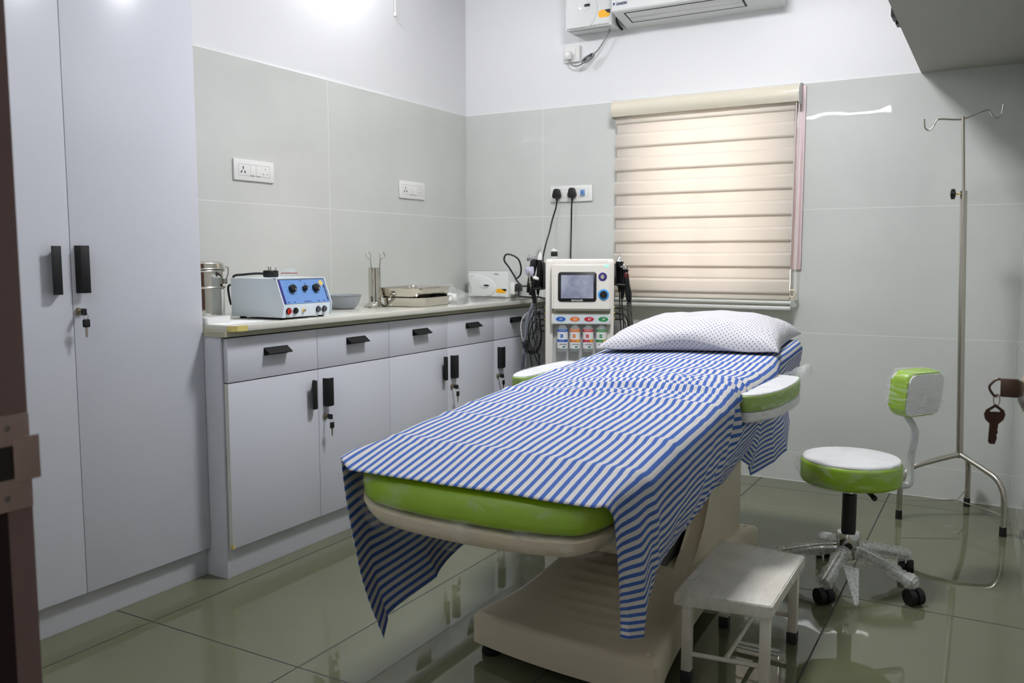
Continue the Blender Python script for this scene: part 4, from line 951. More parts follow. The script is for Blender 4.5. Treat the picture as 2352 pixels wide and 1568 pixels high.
hp('round_handpiece', 'white-headed round applicator tucked beside the lilac cup', tilt(-.222, -.14, 1.010, .1, .35), lambda t: (B().m('black').lathe([(.006, -.09), (.011, -.05), (.013, -.012), (.017, -.004), (0, -.003)], seg=20).build('grip', None, t, local=True), B().m('white_plastic').lathe([(.017, -.004), (.018, .003), (.012, .009), (0, .011)], seg=24).build('head', None, t, local=True)))
hp('cone_handpiece', 'handpiece with a pointed chrome cone on the right side of the machine', tilt(.203, -.06, 1.090, .0, .0), lambda t: (B().m('black').lathe([(.007, -.15), (.012, -.10), (.013, -.03), (.019, -.006), (.021, .004), (0, .005)], seg=24).build('grip', None, t, local=True), B().m('chrome').lathe([(.020, .004), (.019, .009), (.010, .018), (.0055, .032), (.003, .044), (.003, .048), (0, .049)], seg=28).build('cone', None, t, local=True)))
hp('ball_handpiece', 'handpiece with two small chrome balls on the right side of the machine', tilt(.229, -.10, 1.055, .0, .10), lambda t: (B().m('black').lathe([(.008, -.15), (.012, -.10), (.012, -.03), (.017, -.006), (.019, .0), (0, .001)], seg=24).build('grip', None, t, local=True), B().m('chrome').lathe([(.019, 0), (.0195, .004), (0, .006)], seg=28).cyl((-.009, 0, .004), (-.009, 0, .018), .0028, seg=10).cyl((.009, 0, .004), (.009, 0, .018), .0028, seg=10).lathe([(0, -.0065)]+[(.0065*cos(a), .0065*sin(a)) for a in [radians(k) for k in (-60, -30, 0, 30, 60)]]+[(0, .0065)], (-.009, 0, .021), 16).lathe([(0, -.0065)]+[(.0065*cos(a), .0065*sin(a)) for a in [radians(k) for k in (-60, -30, 0, 30, 60)]]+[(0, .0065)], (.009, 0, .021), 16).build('ball_electrodes', None, t, local=True)))
hp('disc_handpiece', 'handpiece with a flat chrome disc behind the two-ball handpiece', tilt(.214, -.075, 1.072, .0, .05), lambda t: (B().m('black').lathe([(.007, -.13), (.011, -.09), (.012, -.03), (.019, -.008), (0, -.007)], seg=24).build('grip', None, t, local=True), B().m('chrome').lathe([(.019, -.008), (.020, -.001), (.012, .004), (0, .005)], seg=28).build('disc', None, t, local=True)))
M['wine'] = mat('wine_plastic', (84, 22, 26), .3)
hp('red_handpiece', 'black handpiece with a dark red top lowest on the right side of the machine', tilt(.236, -.145, 1.000, .05, -.12), lambda t: (B().m('black').lathe([(.006, -.115), (.014, -.095), (.017, -.065), (.012, -.02), (.012, .02), (0, .021)], seg=24).build('grip', None, t, local=True), B().m('wine').lathe([(.0125, .016), (.013, .032), (.008, .040), (0, .042)], seg=24).build('cap', None, t, local=True)))
# hoses and leads
def hose(name, label, pts, r, mk, cat='hose', amp=0., per=.006, seg=10, n=8, mk2=None):
    P = [Vector(p) for p in pts]; Cm = catmull(P, n)
    L = sum((Cm[i+1]-Cm[i]).length for i in range(len(Cm)-1))
    b = B().m(mk)
    if amp:
        k = max(8, int(L/per)); acc = [0]
        for i in range(len(Cm)-1): acc.append(acc[-1]+(Cm[i+1]-Cm[i]).length)
        def at(s_):
            for i in range(len(acc)-1):
                if s_ <= acc[i+1]: return Cm[i].lerp(Cm[i+1], (s_-acc[i])/max(1e-9, acc[i+1]-acc[i]))
            return Cm[-1]
        pp = [at(L*i/(4*k)) for i in range(4*k+1)]
        b.tube(pp, r, seg, n=1, rf=lambda t_, i: r + (amp if i % 4 in (1, 2) else 0))
        if mk2:
            b.m(mk2); b.bm.faces.ensure_lookup_table()
            for fi, f in enumerate(b.bm.faces):
                if (fi//seg) % 4 in (2, 3): f.material_index = b.cur
    else: b.tube(Cm, r, seg, n=1)
    bmesh.ops.transform(b.bm, matrix=Rm_, verts=b.bm.verts)
    return tag(b.build(name, None, None, loc=Rm_ @ P[0]), label, cat, 'leads and hoses of the facial machine')
M['hose_clear'] = mat('hose_clear', (150, 148, 136), .3)
M['hose_grey'] = mat('hose_grey', (132, 138, 150), .4)
hose('ribbed_hose', 'grey ribbed suction hose hanging left of the machine', [(-.233, -.105, .892), (-.246, -.10, .86), (-.262, -.08, .81), (-.279, -.06, .72), (-.288, -.05, .62), (-.300, -.05, .52), (-.318, -.05, .44), (-.33, -.03, .30), (-.29, .0, .12), (-.22, .05, .10)], .0078, 'hose_grey', amp=.0018, per=.0075, mk2='jack_grey')
def clearhose():
    return hose('ribbed_hose', 'clear hose with black spiral ribs hanging right of the machine', [(.247, -.148, .890), (.25, -.145, .86), (.252, -.14, .82), (.262, -.13, .76), (.266, -.12, .70), (.262, -.10, .6), (.24, -.06, .5), (.19, -.05, .42)], .0115, 'black', amp=.0022, per=.0098, mk2='hose_clear')
clearhose()
# coiled lead
path = catmull([Vector(p) for p in [(-.213, -.12, .845), (-.214, -.12, .80), (-.207, -.12, .74), (-.208, -.12, .685), (-.226, -.12, .642), (-.252, -.12, .636), (-.272, -.12, .655), (-.280, -.12, .690)]], 10)
acc = 0; pts = []
for i in range(len(path)-1):
    d = (path[i+1]-path[i]); t_ = d.normalized(); u_ = t_.cross(Vector((0, 1, 0))).normalized(); w_ = t_.cross(u_); m_ = 6
    for k in range(m_):
        acc += d.length/m_; a = acc/.0078*2*pi; pts.append(path[i]+d*k/m_ + (u_*cos(a)+w_*sin(a))*.0155)
hose('coiled_lead', 'black coiled lead hanging in a loop left of the machine', pts, .0030, 'black', 'cable', seg=6, n=2)
for i, (lb, pts) in enumerate([
    ('thick black lead looping out over the worktop left of the machine', [(-.236, -.10, .972), (-.271, -.02, .968), (-.305, .05, .965), (-.330, .09, .985), (-.352, .10, 1.02), (-.378, .10, 1.062), (-.404, .10, 1.10), (-.395, .10, 1.130), (-.362, .10, 1.128), (-.328, .10, 1.105), (-.314, .10, 1.06), (-.320, .10, 1.02), (-.346, .095, .998)]),
    ('black lead from the pen handpiece to the upper left jack', [(-.211, -.09, .925), (-.222, -.11, .88), (-.214, -.12, .80), (-.235, -.13, .72), (-.240, -.12, .70), (-.22, -.11, .755), (-.205, -.10, .768)]),
    ('black lead bowing left from the second jack', [(-.205, -.10, .830), (-.235, -.11, .82), (-.258, -.11, .77), (-.262, -.10, .70), (-.25, -.09, .60), (-.238, -.09, .52), (-.243, -.09, .46), (-.25, -.09, .40)]),
    ('black lead bowing left from the third jack', [(-.205, -.10, .800), (-.232, -.105, .79), (-.252, -.10, .74), (-.255, -.09, .68), (-.225, -.08, .60), (-.198, -.08, .54), (-.190, -.08, .49), (-.205, -.08, .46), (-.207, -.08, .52), (-.205, -.08, .62)]),
    ('black lead from the topmost left jack down behind the coil', [(-.205, -.10, .862), (-.226, -.11, .85), (-.24, -.12, .80), (-.235, -.12, .72), (-.206, -.12, .60), (-.196, -.12, .50), (-.20, -.12, .42)]),
    ('thin white lead bowing out left of the ribbed hose', [(-.205, -.05, .850), (-.27, -.05, .83), (-.302, -.05, .78), (-.300, -.05, .71), (-.285, -.04, .65), (-.28, -.03, .55)])]):
    hose('lead', lb, pts, (.0046, .0026, .0026, .0026, .0026, .0026)[i], 'white_cable' if i == 5 else 'cable', 'cable', seg=8)
for i, (lb, pts) in enumerate([
    ('black lead hanging from the cone handpiece', [(.203, -.06, .945), (.204, -.07, .90), (.206, -.09, .82), (.212, -.10, .74), (.216, -.10, .66), (.212, -.09, .55)]),
    ('black lead hanging from the two-ball handpiece', [(.214, -.10, .910), (.216, -.10, .86), (.222, -.11, .80), (.226, -.11, .72), (.224, -.10, .62), (.215, -.09, .52)]),
    ('black lead curving from the upper right jack', [(.205, -.105, .860), (.225, -.115, .858), (.245, -.12, .84), (.255, -.12, .80), (.262, -.11, .72), (.25, -.10, .62)]),
    ('black lead curving from the middle right jack', [(.205, -.105, .832), (.225, -.115, .828), (.240, -.12, .80), (.246, -.12, .76), (.244, -.11, .68), (.23, -.10, .58)]),
    ('black lead curving from the lowest right jack', [(.205, -.105, .803), (.222, -.115, .800), (.234, -.12, .77), (.236, -.12, .72), (.232, -.11, .66), (.22, -.10, .56)])]):
    hose('lead', lb, pts, .0030, 'cable', 'cable', seg=8)
t = bpy.data.objects.new('small_bottle', None); COL.objects.link(t); t.matrix_world = Rm_ @ Matrix.Translation((-.137, .10, 1.109)); ORG[t.name] = Vector(); tag(t, 'small square bottle with a black band and white cap on top of the machine', 'bottle')
B().m('body_grey').box(-.016, .016, -.016, .016, 0, .012, .002).build('bottle_body', None, t, local=True); B().m('black').box(-.0175, .0175, -.0175, .0175, .012, .036, .002).build('band', None, t, local=True)
b = B().m('white_plastic'); b.box(-.016, .016, -.016, .016, .036, .048, .004, 3); b.lathe([(.006, .047), (.005, .055), (0, .056)], (-.004, 0, 0), 14); b.build('cap', None, t, local=True)

# ------------------------------------------------------------------ treatment bed
XL, XR = 1.470, 2.142
ZL = [(-2.86, .600), (-2.80, .626), (-2.69, .652), (-2.6, .664), (-2.4, .681), (-2.16, .698), (-1.9, .713), (-1.6, .731), (-1.25, .757), (-.85, .80)]
ZR = [(-2.86, .600), (-2.80, .628), (-2.69, .653), (-2.53, .674), (-2.35, .695), (-2.14, .718), (-1.9, .738), (-1.6, .752), (-1.3, .779), (-.85, .808)]
def ztop(x, y):
    f_ = max(0, min(1, (x-XL)/(XR-XL))); return interp(ZL, y)*(1-f_) + interp(ZR, y)*f_
bed = thing('treatment_bed', 'green padded treatment bed on a cream pedestal under the striped sheet', 'bed', (1.83, -1.9, 0))
def outline_bed(x0, x1, y0, y1, r, bulge, n=26):
    out = []; R = .085; xc = (x0+x1)/2; hw = (x1-x0)/2
    def fy(x): return y0 + bulge*abs((x-xc)/hw)**2.5
    for i in range(n//2+1):                                         # rounded foot corner, left
        a = pi + (pi/2)*i/(n//2); x = x0+R+R*cos(a); out.append((x, fy(x)+R+R*sin(a)))
    for i in range(1, n): x = x0+R+(x1-x0-2*R)*i/n; out.append((x, fy(x)))
    for i in range(n//2+1):
        a = 1.5*pi + (pi/2)*i/(n//2); x = x1-R+R*cos(a); out.append((x, fy(x)+R+R*sin(a)))
    ys_ = y0+bulge+R; m = 30
    for i in range(1, m): out.append((x1, ys_ + (y1-r-ys_)*i/m))
    for i in range(7):
        a = pi/2*i/6; out.append((x1-r+r*cos(a), y1-r+r*sin(a)))
    for i in range(7):
        a = pi/2+pi/2*i/6; out.append((x0+r+r*cos(a), y1-r+r*sin(a)))
    for i in range(1, m): out.append((x0, y1-r - (y1-r-ys_)*i/m))
    return out
ol = outline_bed(XL, XR, -2.845, -.90, .06, .030)
b = B().m('green'); b.slab(ol, -.082, -.008, lambda x, y: ztop(x, y), .030, 5, 14); b.build('mattress', None, bed, sub=0)
def shrink(ol_, k, c): return [(c[0]+(x-c[0])*k[0], c[1]+(y-c[1])*k[1]) for x, y in ol_]
# cream shell under the mattress tapering downwards
b = B().m('cream_shell'); c0 = (1.806, -1.87); levels = [(1.0, 1.0, -.083), (.985, .995, -.100), (.93, .985, -.125), (.82, .965, -.142), (.66, .94, -.148)]
vs = []; n = len(ol)
for kx, ky, dz in levels:
    for x, y in shrink(ol, (kx, ky), c0): vs.append((x, y, ztop(x, y)+dz))
fs = [(a*n+i, a*n+(i+1) % n, (a+1)*n+(i+1) % n, (a+1)*n+i) for a in range(len(levels)-1) for i in range(n)] + [tuple(range(n))[::-1], tuple(range((len(levels)-1)*n, len(levels)*n))]
b.faces(vs, fs, True); bmesh.ops.recalc_face_normals(b.bm, faces=b.bm.faces); b.build('shell', None, bed, sharp=60)
# cling film round the foot end
b = B().m('film'); vs = []; fs = []
oc = [(XL-.004, -2.62), (XL-.004, -2.68)] + outline_bed(XL-.004, XR+.004, -2.851, -.896, .06, .030)[:58]
prof_f = [(.0, .90, -.152), (.0, .965, -.137), (.0, 1.0, -.112), (.004, 1.0, -.085), (.007, 1.0, -.06), (.007, 1.0, -.035), (.0, 1.0, -.010), (-.03, 1.0, -.003)]
nn = len(oc)
for k, (off, kk, dz) in enumerate(prof_f):
    for i, (x, y) in enumerate(oc):
        q = noise.noise(Vector((x*9, y*9, k*.8)))*.005; cx_ = 1.806; cy_ = -2.3
        d = Vector((x-cx_, y-cy_)); L = d.length; s_ = (L+off+abs(q))/L*kk
        vs.append((cx_+d.x*s_, cy_+d.y*s_, ztop(x, y)+dz))
b.faces(vs, [(a*nn+i, a*nn+i+1, (a+1)*nn+i+1, (a+1)*nn+i) for a in range(len(prof_f)-1) for i in range(nn-1)], True); b.build('plastic_film', None, bed)
# box under the bed, column cheeks, base
b = B().m('cream_plastic')
vs = [(1.60, -2.20, .54), (2.00, -2.20, .54), (2.00, -1.62, .60), (1.60, -1.62, .60), (1.665, -2.10, .245), (1.965, -2.10, .245), (1.975, -1.66, .245), (1.645, -1.66, .245)]
b.faces(vs, [(0, 1, 2, 3), (7, 6, 5, 4), (0, 4, 5, 1), (1, 5, 6, 2), (2, 6, 7, 3), (3, 7, 4, 0)]); bmesh.ops.recalc_face_normals(b.bm, faces=b.bm.faces)
bmesh.ops.bevel(b.bm, geom=list(b.bm.edges), offset=.014, segments=3, affect='EDGES'); b._tag(b.bm.faces, True); b.build('drive_cover', None, bed)
b = B().m('mild'); b.box(1.70, 1.90, -1.95, -1.55, .22, .30); b.box(1.66, 1.70, -1.93, -1.60, .17, .42); b.box(1.92, 1.955, -1.93, -1.60, .17, .42); b.m('gap'); b.box(1.72, 1.90, -1.62, -1.52, .17, .58); b.build('lift_frame', None, bed)
ck = [(-1.36, .10), (-1.36, .60), (-1.70, .60), (-1.705, .50), (-1.72, .40), (-1.755, .32), (-1.80, .26), (-1.86, .21), (-1.95, .17), (-2.02, .10)]
for xa, xb in ((1.978, 2.03), (1.60, 1.648)): B().m('cream_plastic').prism(ck, 'x', xa, xb, .010, 3).build('pedestal_cheek', None, bed)
B().m('cream_plastic').box(1.648, 1.978, -1.42, -1.36, .12, .58, .004).build('pedestal_back', None, bed)
# base plate with waisted sides and ribs
HW = [(-2.45, .281), (-2.38, .277), (-2.30, .262), (-2.20, .248), (-2.05, .232), (-1.90, .222), (-1.75, .218), (-1.60, .222), (-1.45, .234), (-1.36, .245), (-1.30, .245)]
NY, NX = 110, 48; vs = []
def base_z(x, y, e):
    z = .128 + .052*max(0, min(1, (y+2.30)/.40))**1.5 - .030*max(0, (y+1.60)/.3)
    for k in range(8):
        yc = -2.335 + .058*k; L = .19-.012*k
        if abs(x-1.832) < L+.02: z += .0042*math.exp(-((y-yc)/.0085)**2)*max(0, min(1, (L+.02-abs(x-1.832))/.02))
    return z
yb0, yb1 = -2.425, -1.30
def bwid(y): return interp(HW, y)
grid = []
for j in range(NY+1):
    t_ = j/NY; row = []
    for i in range(NX+1):
        s_ = -1+2*i/NX; y = yb0+(yb1-yb0)*t_ - .022*(1-s_*s_)*(1-t_)**6 - .025*s_*(1-t_)**4; x = 1.836+s_*bwid(yb0+(yb1-yb0)*t_); row.append((x, y))
    grid.append(row)
rimr = .016
for row in grid:
    for x, y in row: vs.append((x, y, 0))
def edge_d(i, j): return min(i, NX-i)/NX*2*.24, min(j, NY-j)/NY*1.12
tops = []
for j in range(NY+1):
    for i in range(NX+1):
        x, y = grid[j][i]; d = min(min(i, NX-i)*(.48/NX), min(j, NY-j)*(1.12/NY)); dr_ = 0 if d >= rimr else rimr - math.sqrt(max(0, rimr**2-(rimr-d)**2))
        tops.append((x, y, base_z(x, y, d)-dr_))
Wd = NX+1; fs = [(j*Wd+i, j*Wd+i+1, (j+1)*Wd+i+1, (j+1)*Wd+i) for j in range(NY) for i in range(NX)]
off = len(tops); per = [(0, i) for i in range(NX+1)] + [(j, NX) for j in range(1, NY+1)] + [(NY, i) for i in range(NX-1, -1, -1)] + [(j, 0) for j in range(NY-1, 0, -1)]
low = [(grid[j][i][0], grid[j][i][1], .036) for j, i in per]; P_ = len(per)
for k in range(P_):
    a = per[k]; c = per[(k+1) % P_]; fs.append((a[0]*Wd+a[1], off+k, off+(k+1) % P_, c[0]*Wd+c[1]))
fs.append(tuple(off+k for k in range(P_)))
b = B().m('cream_plastic'); b.faces(tops+low, fs, True); bmesh.ops.recalc_face_normals(b.bm, faces=b.bm.faces); b.build('base', None, bed, sharp=50)
for x, y in ((1.60, -2.37), (2.07, -2.40), (1.63, -1.36), (2.045, -1.36)):
    B().m('rubber').lathe([(.026, 0), (.028, .006), (.026, .018), (.014, .024), (.012, .0365)], (x-.004 if x < 1.8 else x-.02, y+.0, 0), 24).build('foot', None, bed)
for x, y in ((1.592, -2.385), (2.078, -2.415), (2.045, -1.345)): B().m('cream_shell').lathe([(.008, -.004), (.008, .002), (.005, .0035), (0, .0036)], (x, y, base_z(x, y, 1)), 16).build('screw_cap', None, bed)
# armrests
def armrest(side, pts, lab):
    ar = B().m('seat_white'); z0 = .643
    ar.slab(pts, z0, z0+.030, None, .008, 3, 4); shell_ = ar.build('armrest', None, bed)
    b = B().m('green_arm'); q = shrink(pts, (.985, .99), (sum(p[0] for p in pts)/len(pts), sum(p[1] for p in pts)/len(pts))); b.slab(q, z0+.0302, z0+.078, None, .007, 3, 4); b.m('seat_white'); q2 = shrink(q, (.95, .975), (sum(p[0] for p in pts)/len(pts), sum(p[1] for p in pts)/len(pts))); b.slab(q2, z0+.074, z0+.0815, None, .006, 3, 5); pad = b.build('arm_pad', None, shell_)
    c_ = (sum(p[0] for p in pts)/len(pts), sum(p[1] for p in pts)/len(pts))
    b = B().m('film_arm'); qq = []
    for i, p in enumerate(shrink(pts, (1.045, 1.018), c_)):
        w = .0016*noise.noise(Vector((i*.8, side, 0))); qq.append((p[0]+w, p[1]+w))
    b.slab(qq, z0-.004, z0+.0845, lambda x, y: .0015*noise.noise(Vector((x*60, y*24, side))), .008, 3, 6); b.build('arm_film', None, shell_)
    return shell_
pr_ = []
for i in range(25):                                                  # outer arc of the right armrest
    t_ = i/24; a = pi + (pi*.93)*t_; 
    pr_.append((t_, a))
R_out = [(2.158, -1.92), (2.172, -1.935), (2.188, -1.935), (2.202, -1.925), (2.222, -1.89), (2.238, -1.84), (2.250, -1.78), (2.256, -1.70), (2.258, -1.62), (2.254, -1.54), (2.246, -1.48), (2.232, -1.45), (2.19, -1.44), (2.160, -1.45), (2.152, -1.50), (2.150, -1.62), (2.149, -1.75), (2.150, -1.87)]
armrest(1, [tuple(v[:2]) for v in catmull([Vector((x, y, 0)) for x, y in R_out], 4, True)], '')
L_out = [(1.445, -1.90), (1.43, -1.918), (1.412, -1.918), (1.398, -1.905), (1.378, -1.86), (1.364, -1.80), (1.356, -1.72), (1.354, -1.62), (1.358, -1.52), (1.368, -1.46), (1.39, -1.44), (1.42, -1.44), (1.448, -1.455), (1.452, -1.55), (1.453, -1.70), (1.452, -1.85)]
armrest(-1, [tuple(v[:2]) for v in catmull([Vector((x, y, 0)) for x, y in L_out], 4, True)], '')
b = B().m('film_clear')
vs = []; K = 10
for j in range(K+1):
    for i in range(K+1):
        u, v = i/K, j/K; vs.append((2.19+.085*u+.012*noise.noise(Vector((u*4, v*4, 1))), -1.49+.06*v+.02*noise.noise(Vector((u*4, v*4, 7))), .728+.045*sin(pi*v)*u+.012*noise.noise(Vector((u*5, v*5, 4)))))
b.faces(vs, [(j*(K+1)+i, j*(K+1)+i+1, (j+1)*(K+1)+i+1, (j+1)*(K+1)+i) for j in range(K) for i in range(K)], True); b.build('film_tail', None, bed)
for xs_ in ((2.06, 2.185), (1.41, 1.53)): B().m('mild').box(xs_[0], xs_[1], -1.72, -1.66, .622, .6425, .003).build('arm_bracket', None, bed)

# ------------------------------------------------------------------ striped sheet
HL = [(-2.80, (1.532, -2.775, .190)), (-2.72, (1.500, -2.70, .205)), (-2.5, (1.497, -2.50, .250)), (-2.2, (1.455, -2.20, .272)), (-1.8, (1.435, -1.80, .30)), (-1.4, (1.43, -1.40, .34)), (-1.0, (1.44, -1.0, .40))]
HR = [(-2.805, (2.160, -2.790, .338)), (-2.77, (2.176, -2.792, .338)), (-2.735, (2.196, -2.770, .338)), (-2.69, (2.168, -2.70, .372)), (-2.62, (2.125, -2.62, .352)), (-2.5, (2.122, -2.50, .388)), (-2.35, (2.135, -2.35, .420)), (-2.2, (2.085, -2.20, .370)), (-2.05, (2.048, -2.06, .350)), (-1.95, (2.050, -1.96, .375)), (-1.86, (2.085, -1.87, .430)), (-1.80, (2.130, -1.80, .510)), (-1.74, (2.150, -1.74, .470)), (-1.69, (2.150, -1.70, .432)), (-1.58, (2.185, -1.58, .450)), (-1.42, (2.200, -1.42, .462)), (-1.33, (2.188, -1.35, .55)), (-1.27, (2.158, -1.28, .64)), (-1.0, (2.145, -1.0, .70))]
def vint(tab, x):
    if x <= tab[0][0]: return Vector(tab[0][1])
    for i in range(len(tab)-1):
        a, b_ = tab[i], tab[i+1]
        if x <= b_[0]:
            t_ = (x-a[0])/(b_[0]-a[0]); t_ = t_*t_*(3-2*t_); return Vector(a[1]).lerp(Vector(b_[1]), t_)
    return Vector(tab[-1][1])
UL, UR = -.860, .775
def crease(v, c, w): d = abs(v-c); return max(0., 1-d/w)
def ridge(x, y, s):
    n_ = noise.noise(Vector((x, y, s))); return (1-abs(n_)*2.2)
def top_wrinkle(u, y):
    w = .0035*noise.noise(Vector((u*3.2, y*4.5, 1.3))) + .003*noise.noise(Vector((u*9+y*3, y*7, 4.1)))
    for yc, sl, am in ((-2.66, .05, .0045), (-2.44, .10, .0050), (-2.27, -.03, .0035), (-2.10, .12, .0060), (-1.70, -.10, .0045), (-1.50, .05, .003)):
        w += am*crease(y + sl*u + .012*noise.noise(Vector((u*4, yc, 2))), yc, .030)
    zone = math.exp(-((y+1.93)/.17)**2) * (1 if u > -.12 else max(.12, 1-(-.12-u)/.16))
    yy = y + .16*u + .04*noise.noise(Vector((u*3, y*3, 9)))
    w += zone*.016*max(0, ridge(u*2.4, yy*13, 5.5))**2 + zone*.007*ridge(u*5+3, yy*22, 8.2)
    z2 = math.exp(-((y+1.62)/.14)**2)*math.exp(-((u+.02)/.25)**2)
    w += z2*.008*max(0, ridge(u*5-y*3, y*9, 3.1))
    return w
def sheet_pt(u, y):
    zl, zr = interp(ZL, y)+.003, interp(ZR, y)+.003; r = .045
    fnt = max(0., min(1., (-2.60-y)/.18)) if u < 0 else 0.; fnt = fnt*fnt*(3-2*fnt); rz = r*(1-.75*fnt)
    frr = max(0., min(1., (-2.66-y)/.12)) if u > 0 else 0.; rh = r*(1-.62*frr)*(1 if u < 0 else 1-.42*max(0., min(1., (y+1.50)/.12)))
    x0, x1 = 1.480, 2.132
    wv = top_wrinkle(u, y)
    flat = .33
    if -flat <= u <= flat:
        f_ = (u+flat)/(2*flat); p = Vector((x0+(x1-x0)*f_, y, zl+(zr-zl)*f_+max(-.002, wv))); return p
    side = 1 if u > 0 else -1; e = abs(u)-flat; arc = .065
    xe, ze = (x1, zr) if side > 0 else (x0, zl)
    a = min(1, e/arc)*radians(78)
    p = Vector((xe+side*rh*sin(a), y, ze - rz*(1-cos(a)) + .016*fnt*sin(a) + max(-.002, wv)*cos(a)))
    if e <= arc: return p
    
    L = (UR if side > 0 else -UL) - flat - arc; h = (e-arc)/L
    H = vint(HR if side > 0 else HL, y)
    A = Vector((xe+side*rh*sin(radians(78)), y, ze-rz*(1-cos(radians(78)))+.016*fnt*sin(radians(78))))
    out = (.030*(1-.85*frr)*(1-max(0., min(1., (y+1.80)/.1)))) if side > 0 else .022
    M1 = A.lerp(H, .45) + Vector((side*out, 0, -.01))
    # quadratic through A, M1, H
    C_ = (M1 - A*.3025 - H*.2025)/.495
    q = A*(1-h)**2 + C_*2*h*(1-h) + H*h*h
    # hanging folds grow towards the hem
    if side > 0:
        am = .012*h + .012*h*math.exp(-((y+2.05)/.22)**2)
        ys2 = y + .16*h
        fold = 1.5*noise.noise(Vector((ys2*7.5, h*.8, 4))) + .7*noise.noise(Vector((ys2*17+h*2, h*1.6, 14)))
        if y > -1.72: am *= .45
        front = max(0, 1-(y+2.80)/.12)
        q.x += am*fold*(1-front) + .006*noise.noise(Vector((y*12, h*3, 2)))*min(1, h*4)*(1-front)
        q.z += .006*noise.noise(Vector((y*9, h*3, 12)))*h*(1-front)
        q.y += .010*h*noise.noise(Vector((y*7, h*2, 22)))*(1-front)
        pk = math.exp(-((y+1.97)/.07)**2)*math.exp(-((h-.15)/.25)**2); q.x += .014*pk*sin(y*70+h*5)
        if -1.97 < y < -1.40: q.x = min(q.x, 2.142) if q.z > .632 else q.x
    else:
        am = .012*h; ph = y*17 + 2.*noise.noise(Vector((y*3, h*1.5, 5)))
        q.x += am*(sin(ph)-.4) ; q.y += .02*h*noise.noise(Vector((y*4, h*2, 3)))*min(1, (y+2.8)*8) - .0*h
        if -1.95 < y < -1.41: q.x = max(q.x, 1.4555) if q.z > .60 else q.x
    return q
NU, NV = 300, 330
ysr = [-2.805 + (1.795)*(j/NV)**1.0 for j in range(NV+1)]
vs = []; uvs = []
us = [UL+(UR-UL)*i/NU for i in range(NU+1)]
for j, y in enumerate(ysr):
    for u in us:
        p = sheet_pt(u, y)
        if j < 14 and abs(u) < .40: 
            k = 1-j/14; wn = min(1, (.40-abs(u))/.08); p.z -= .010*k*k*wn; p.y -= .034*k*k*wn 
        vs.append(p); uvs.append((u+2., y+4.))
Wn = NU+1
me = bpy.data.meshes.new('bed_sheet'); fcs = [(j*Wn+i, j*Wn+i+1, (j+1)*Wn+i+1, (j+1)*Wn+i) for j in range(NV) for i in range(NU)]
org = Vector((1.8, -1.9, .70)); me.from_pydata([v-org for v in vs], [], fcs); me.polygons.foreach_set('use_smooth', [True]*len(fcs))
uvl = me.uv_layers.new(name='UVMap')
for lp in me.loops: uvl.data[lp.index].uv = uvs[lp.vertex_index]
me.materials.append(M['stripes']); o = bpy.data.objects.new('bed_sheet', me); COL.objects.link(o); o.location = org
md = o.modifiers.new('thickness', 'SOLIDIFY'); md.thickness = .0012; md.offset = 1
tag(o, 'blue and white striped cotton sheet draped over the treatment bed', 'sheet')

# ------------------------------------------------------------------ pillow
NP = 90; vs = []; uvs = []; PX, PY, PT = .340, .225, .138
def pil(u, v, top):
    du = (1-.055*(1-v*v)*(u*u))*(1-.055*(v+1)*(1 if u > 0 else .3)) ; dv_ = 1-.10*(1-u*u)*(v*v)
    x = u*PX*du; y = v*PY*dv_
    e = max(0, (1-abs(u)**3.0))**.50 * max(0, (1-abs(v)**2.6))**.50
    wr = .008*noise.noise(Vector((u*2.5, v*2.5, 3))) + .005*noise.noise(Vector((u*7, v*5, 1)))*e
    # wrinkles gathered at the right hand end
    wr += .007*max(0, u-.55)*2*ridge(u*2, v*7, 2.2)
    z = (PT*.80*e + wr*min(1, e*3)) if top else 0.
    z += .014*(1-e)*(.6+.4*sin(u*5+1)) + (.085*max(0, -v-.6)*(.55+.45*sin(u*4.2+2.0)))*(1-e)*(1-u**6)
    if not top: z = z*(1 if abs(v) > .97 or abs(u) > .97 else max(0., (max(abs(v), abs(u))-.80)/.17)) 
    yw = -1.155 + y; xw = 1.822 + x + .010*v
    zb_ = ztop(min(max(xw, XL), XR), yw) + .010
    return Vector((xw, yw, zb_ + max(0.0, z) if not top else zb_ + .004 + max(0., z)))
for top in (1, 0):
    for j in range(NP+1):
        for i in range(NP+1):
            u, v = -1+2*i/NP, -1+2*j/NP; vs.append(pil(u, v, top)); uvs.append((u*PX*1.04+3, v*PY+3))
    o0 = len(vs)-(NP+1)**2
    for i in range(NP+1):
        acc = 0.
        for j in range(NP+1):
            if j: acc += (vs[o0+j*(NP+1)+i]-vs[o0+(j-1)*(NP+1)+i]).length
            uvs[o0+j*(NP+1)+i] = (uvs[o0+j*(NP+1)+i][0], 3+acc)
    for j in range(NP+1):
        acc = 0.; row = [0.]
        for i in range(1, NP+1): acc += (vs[o0+j*(NP+1)+i]-vs[o0+j*(NP+1)+i-1]).length; row.append(acc)
        for i in range(NP+1): uvs[o0+j*(NP+1)+i] = (3+row[i]-acc/2, uvs[o0+j*(NP+1)+i][1])
Wp = NP+1; n1 = Wp*Wp; fcs = []
for j in range(NP):
    for i in range(NP):
        q = (j*Wp+i, j*Wp+i+1, (j+1)*Wp+i+1, (j+1)*Wp+i); fcs.append(q); fcs.append(tuple(n1+k for k in q[::-1]))
per = [i for i in range(Wp)] + [j*Wp+NP for j in range(1, Wp)] + [NP*Wp+i for i in range(NP-1, -1, -1)] + [j*Wp for j in range(NP-1, 0, -1)]
for k in range(len(per)):
    a, c = per[k], per[(k+1) % len(per)]; fcs.append((c, a, n1+a, n1+c))
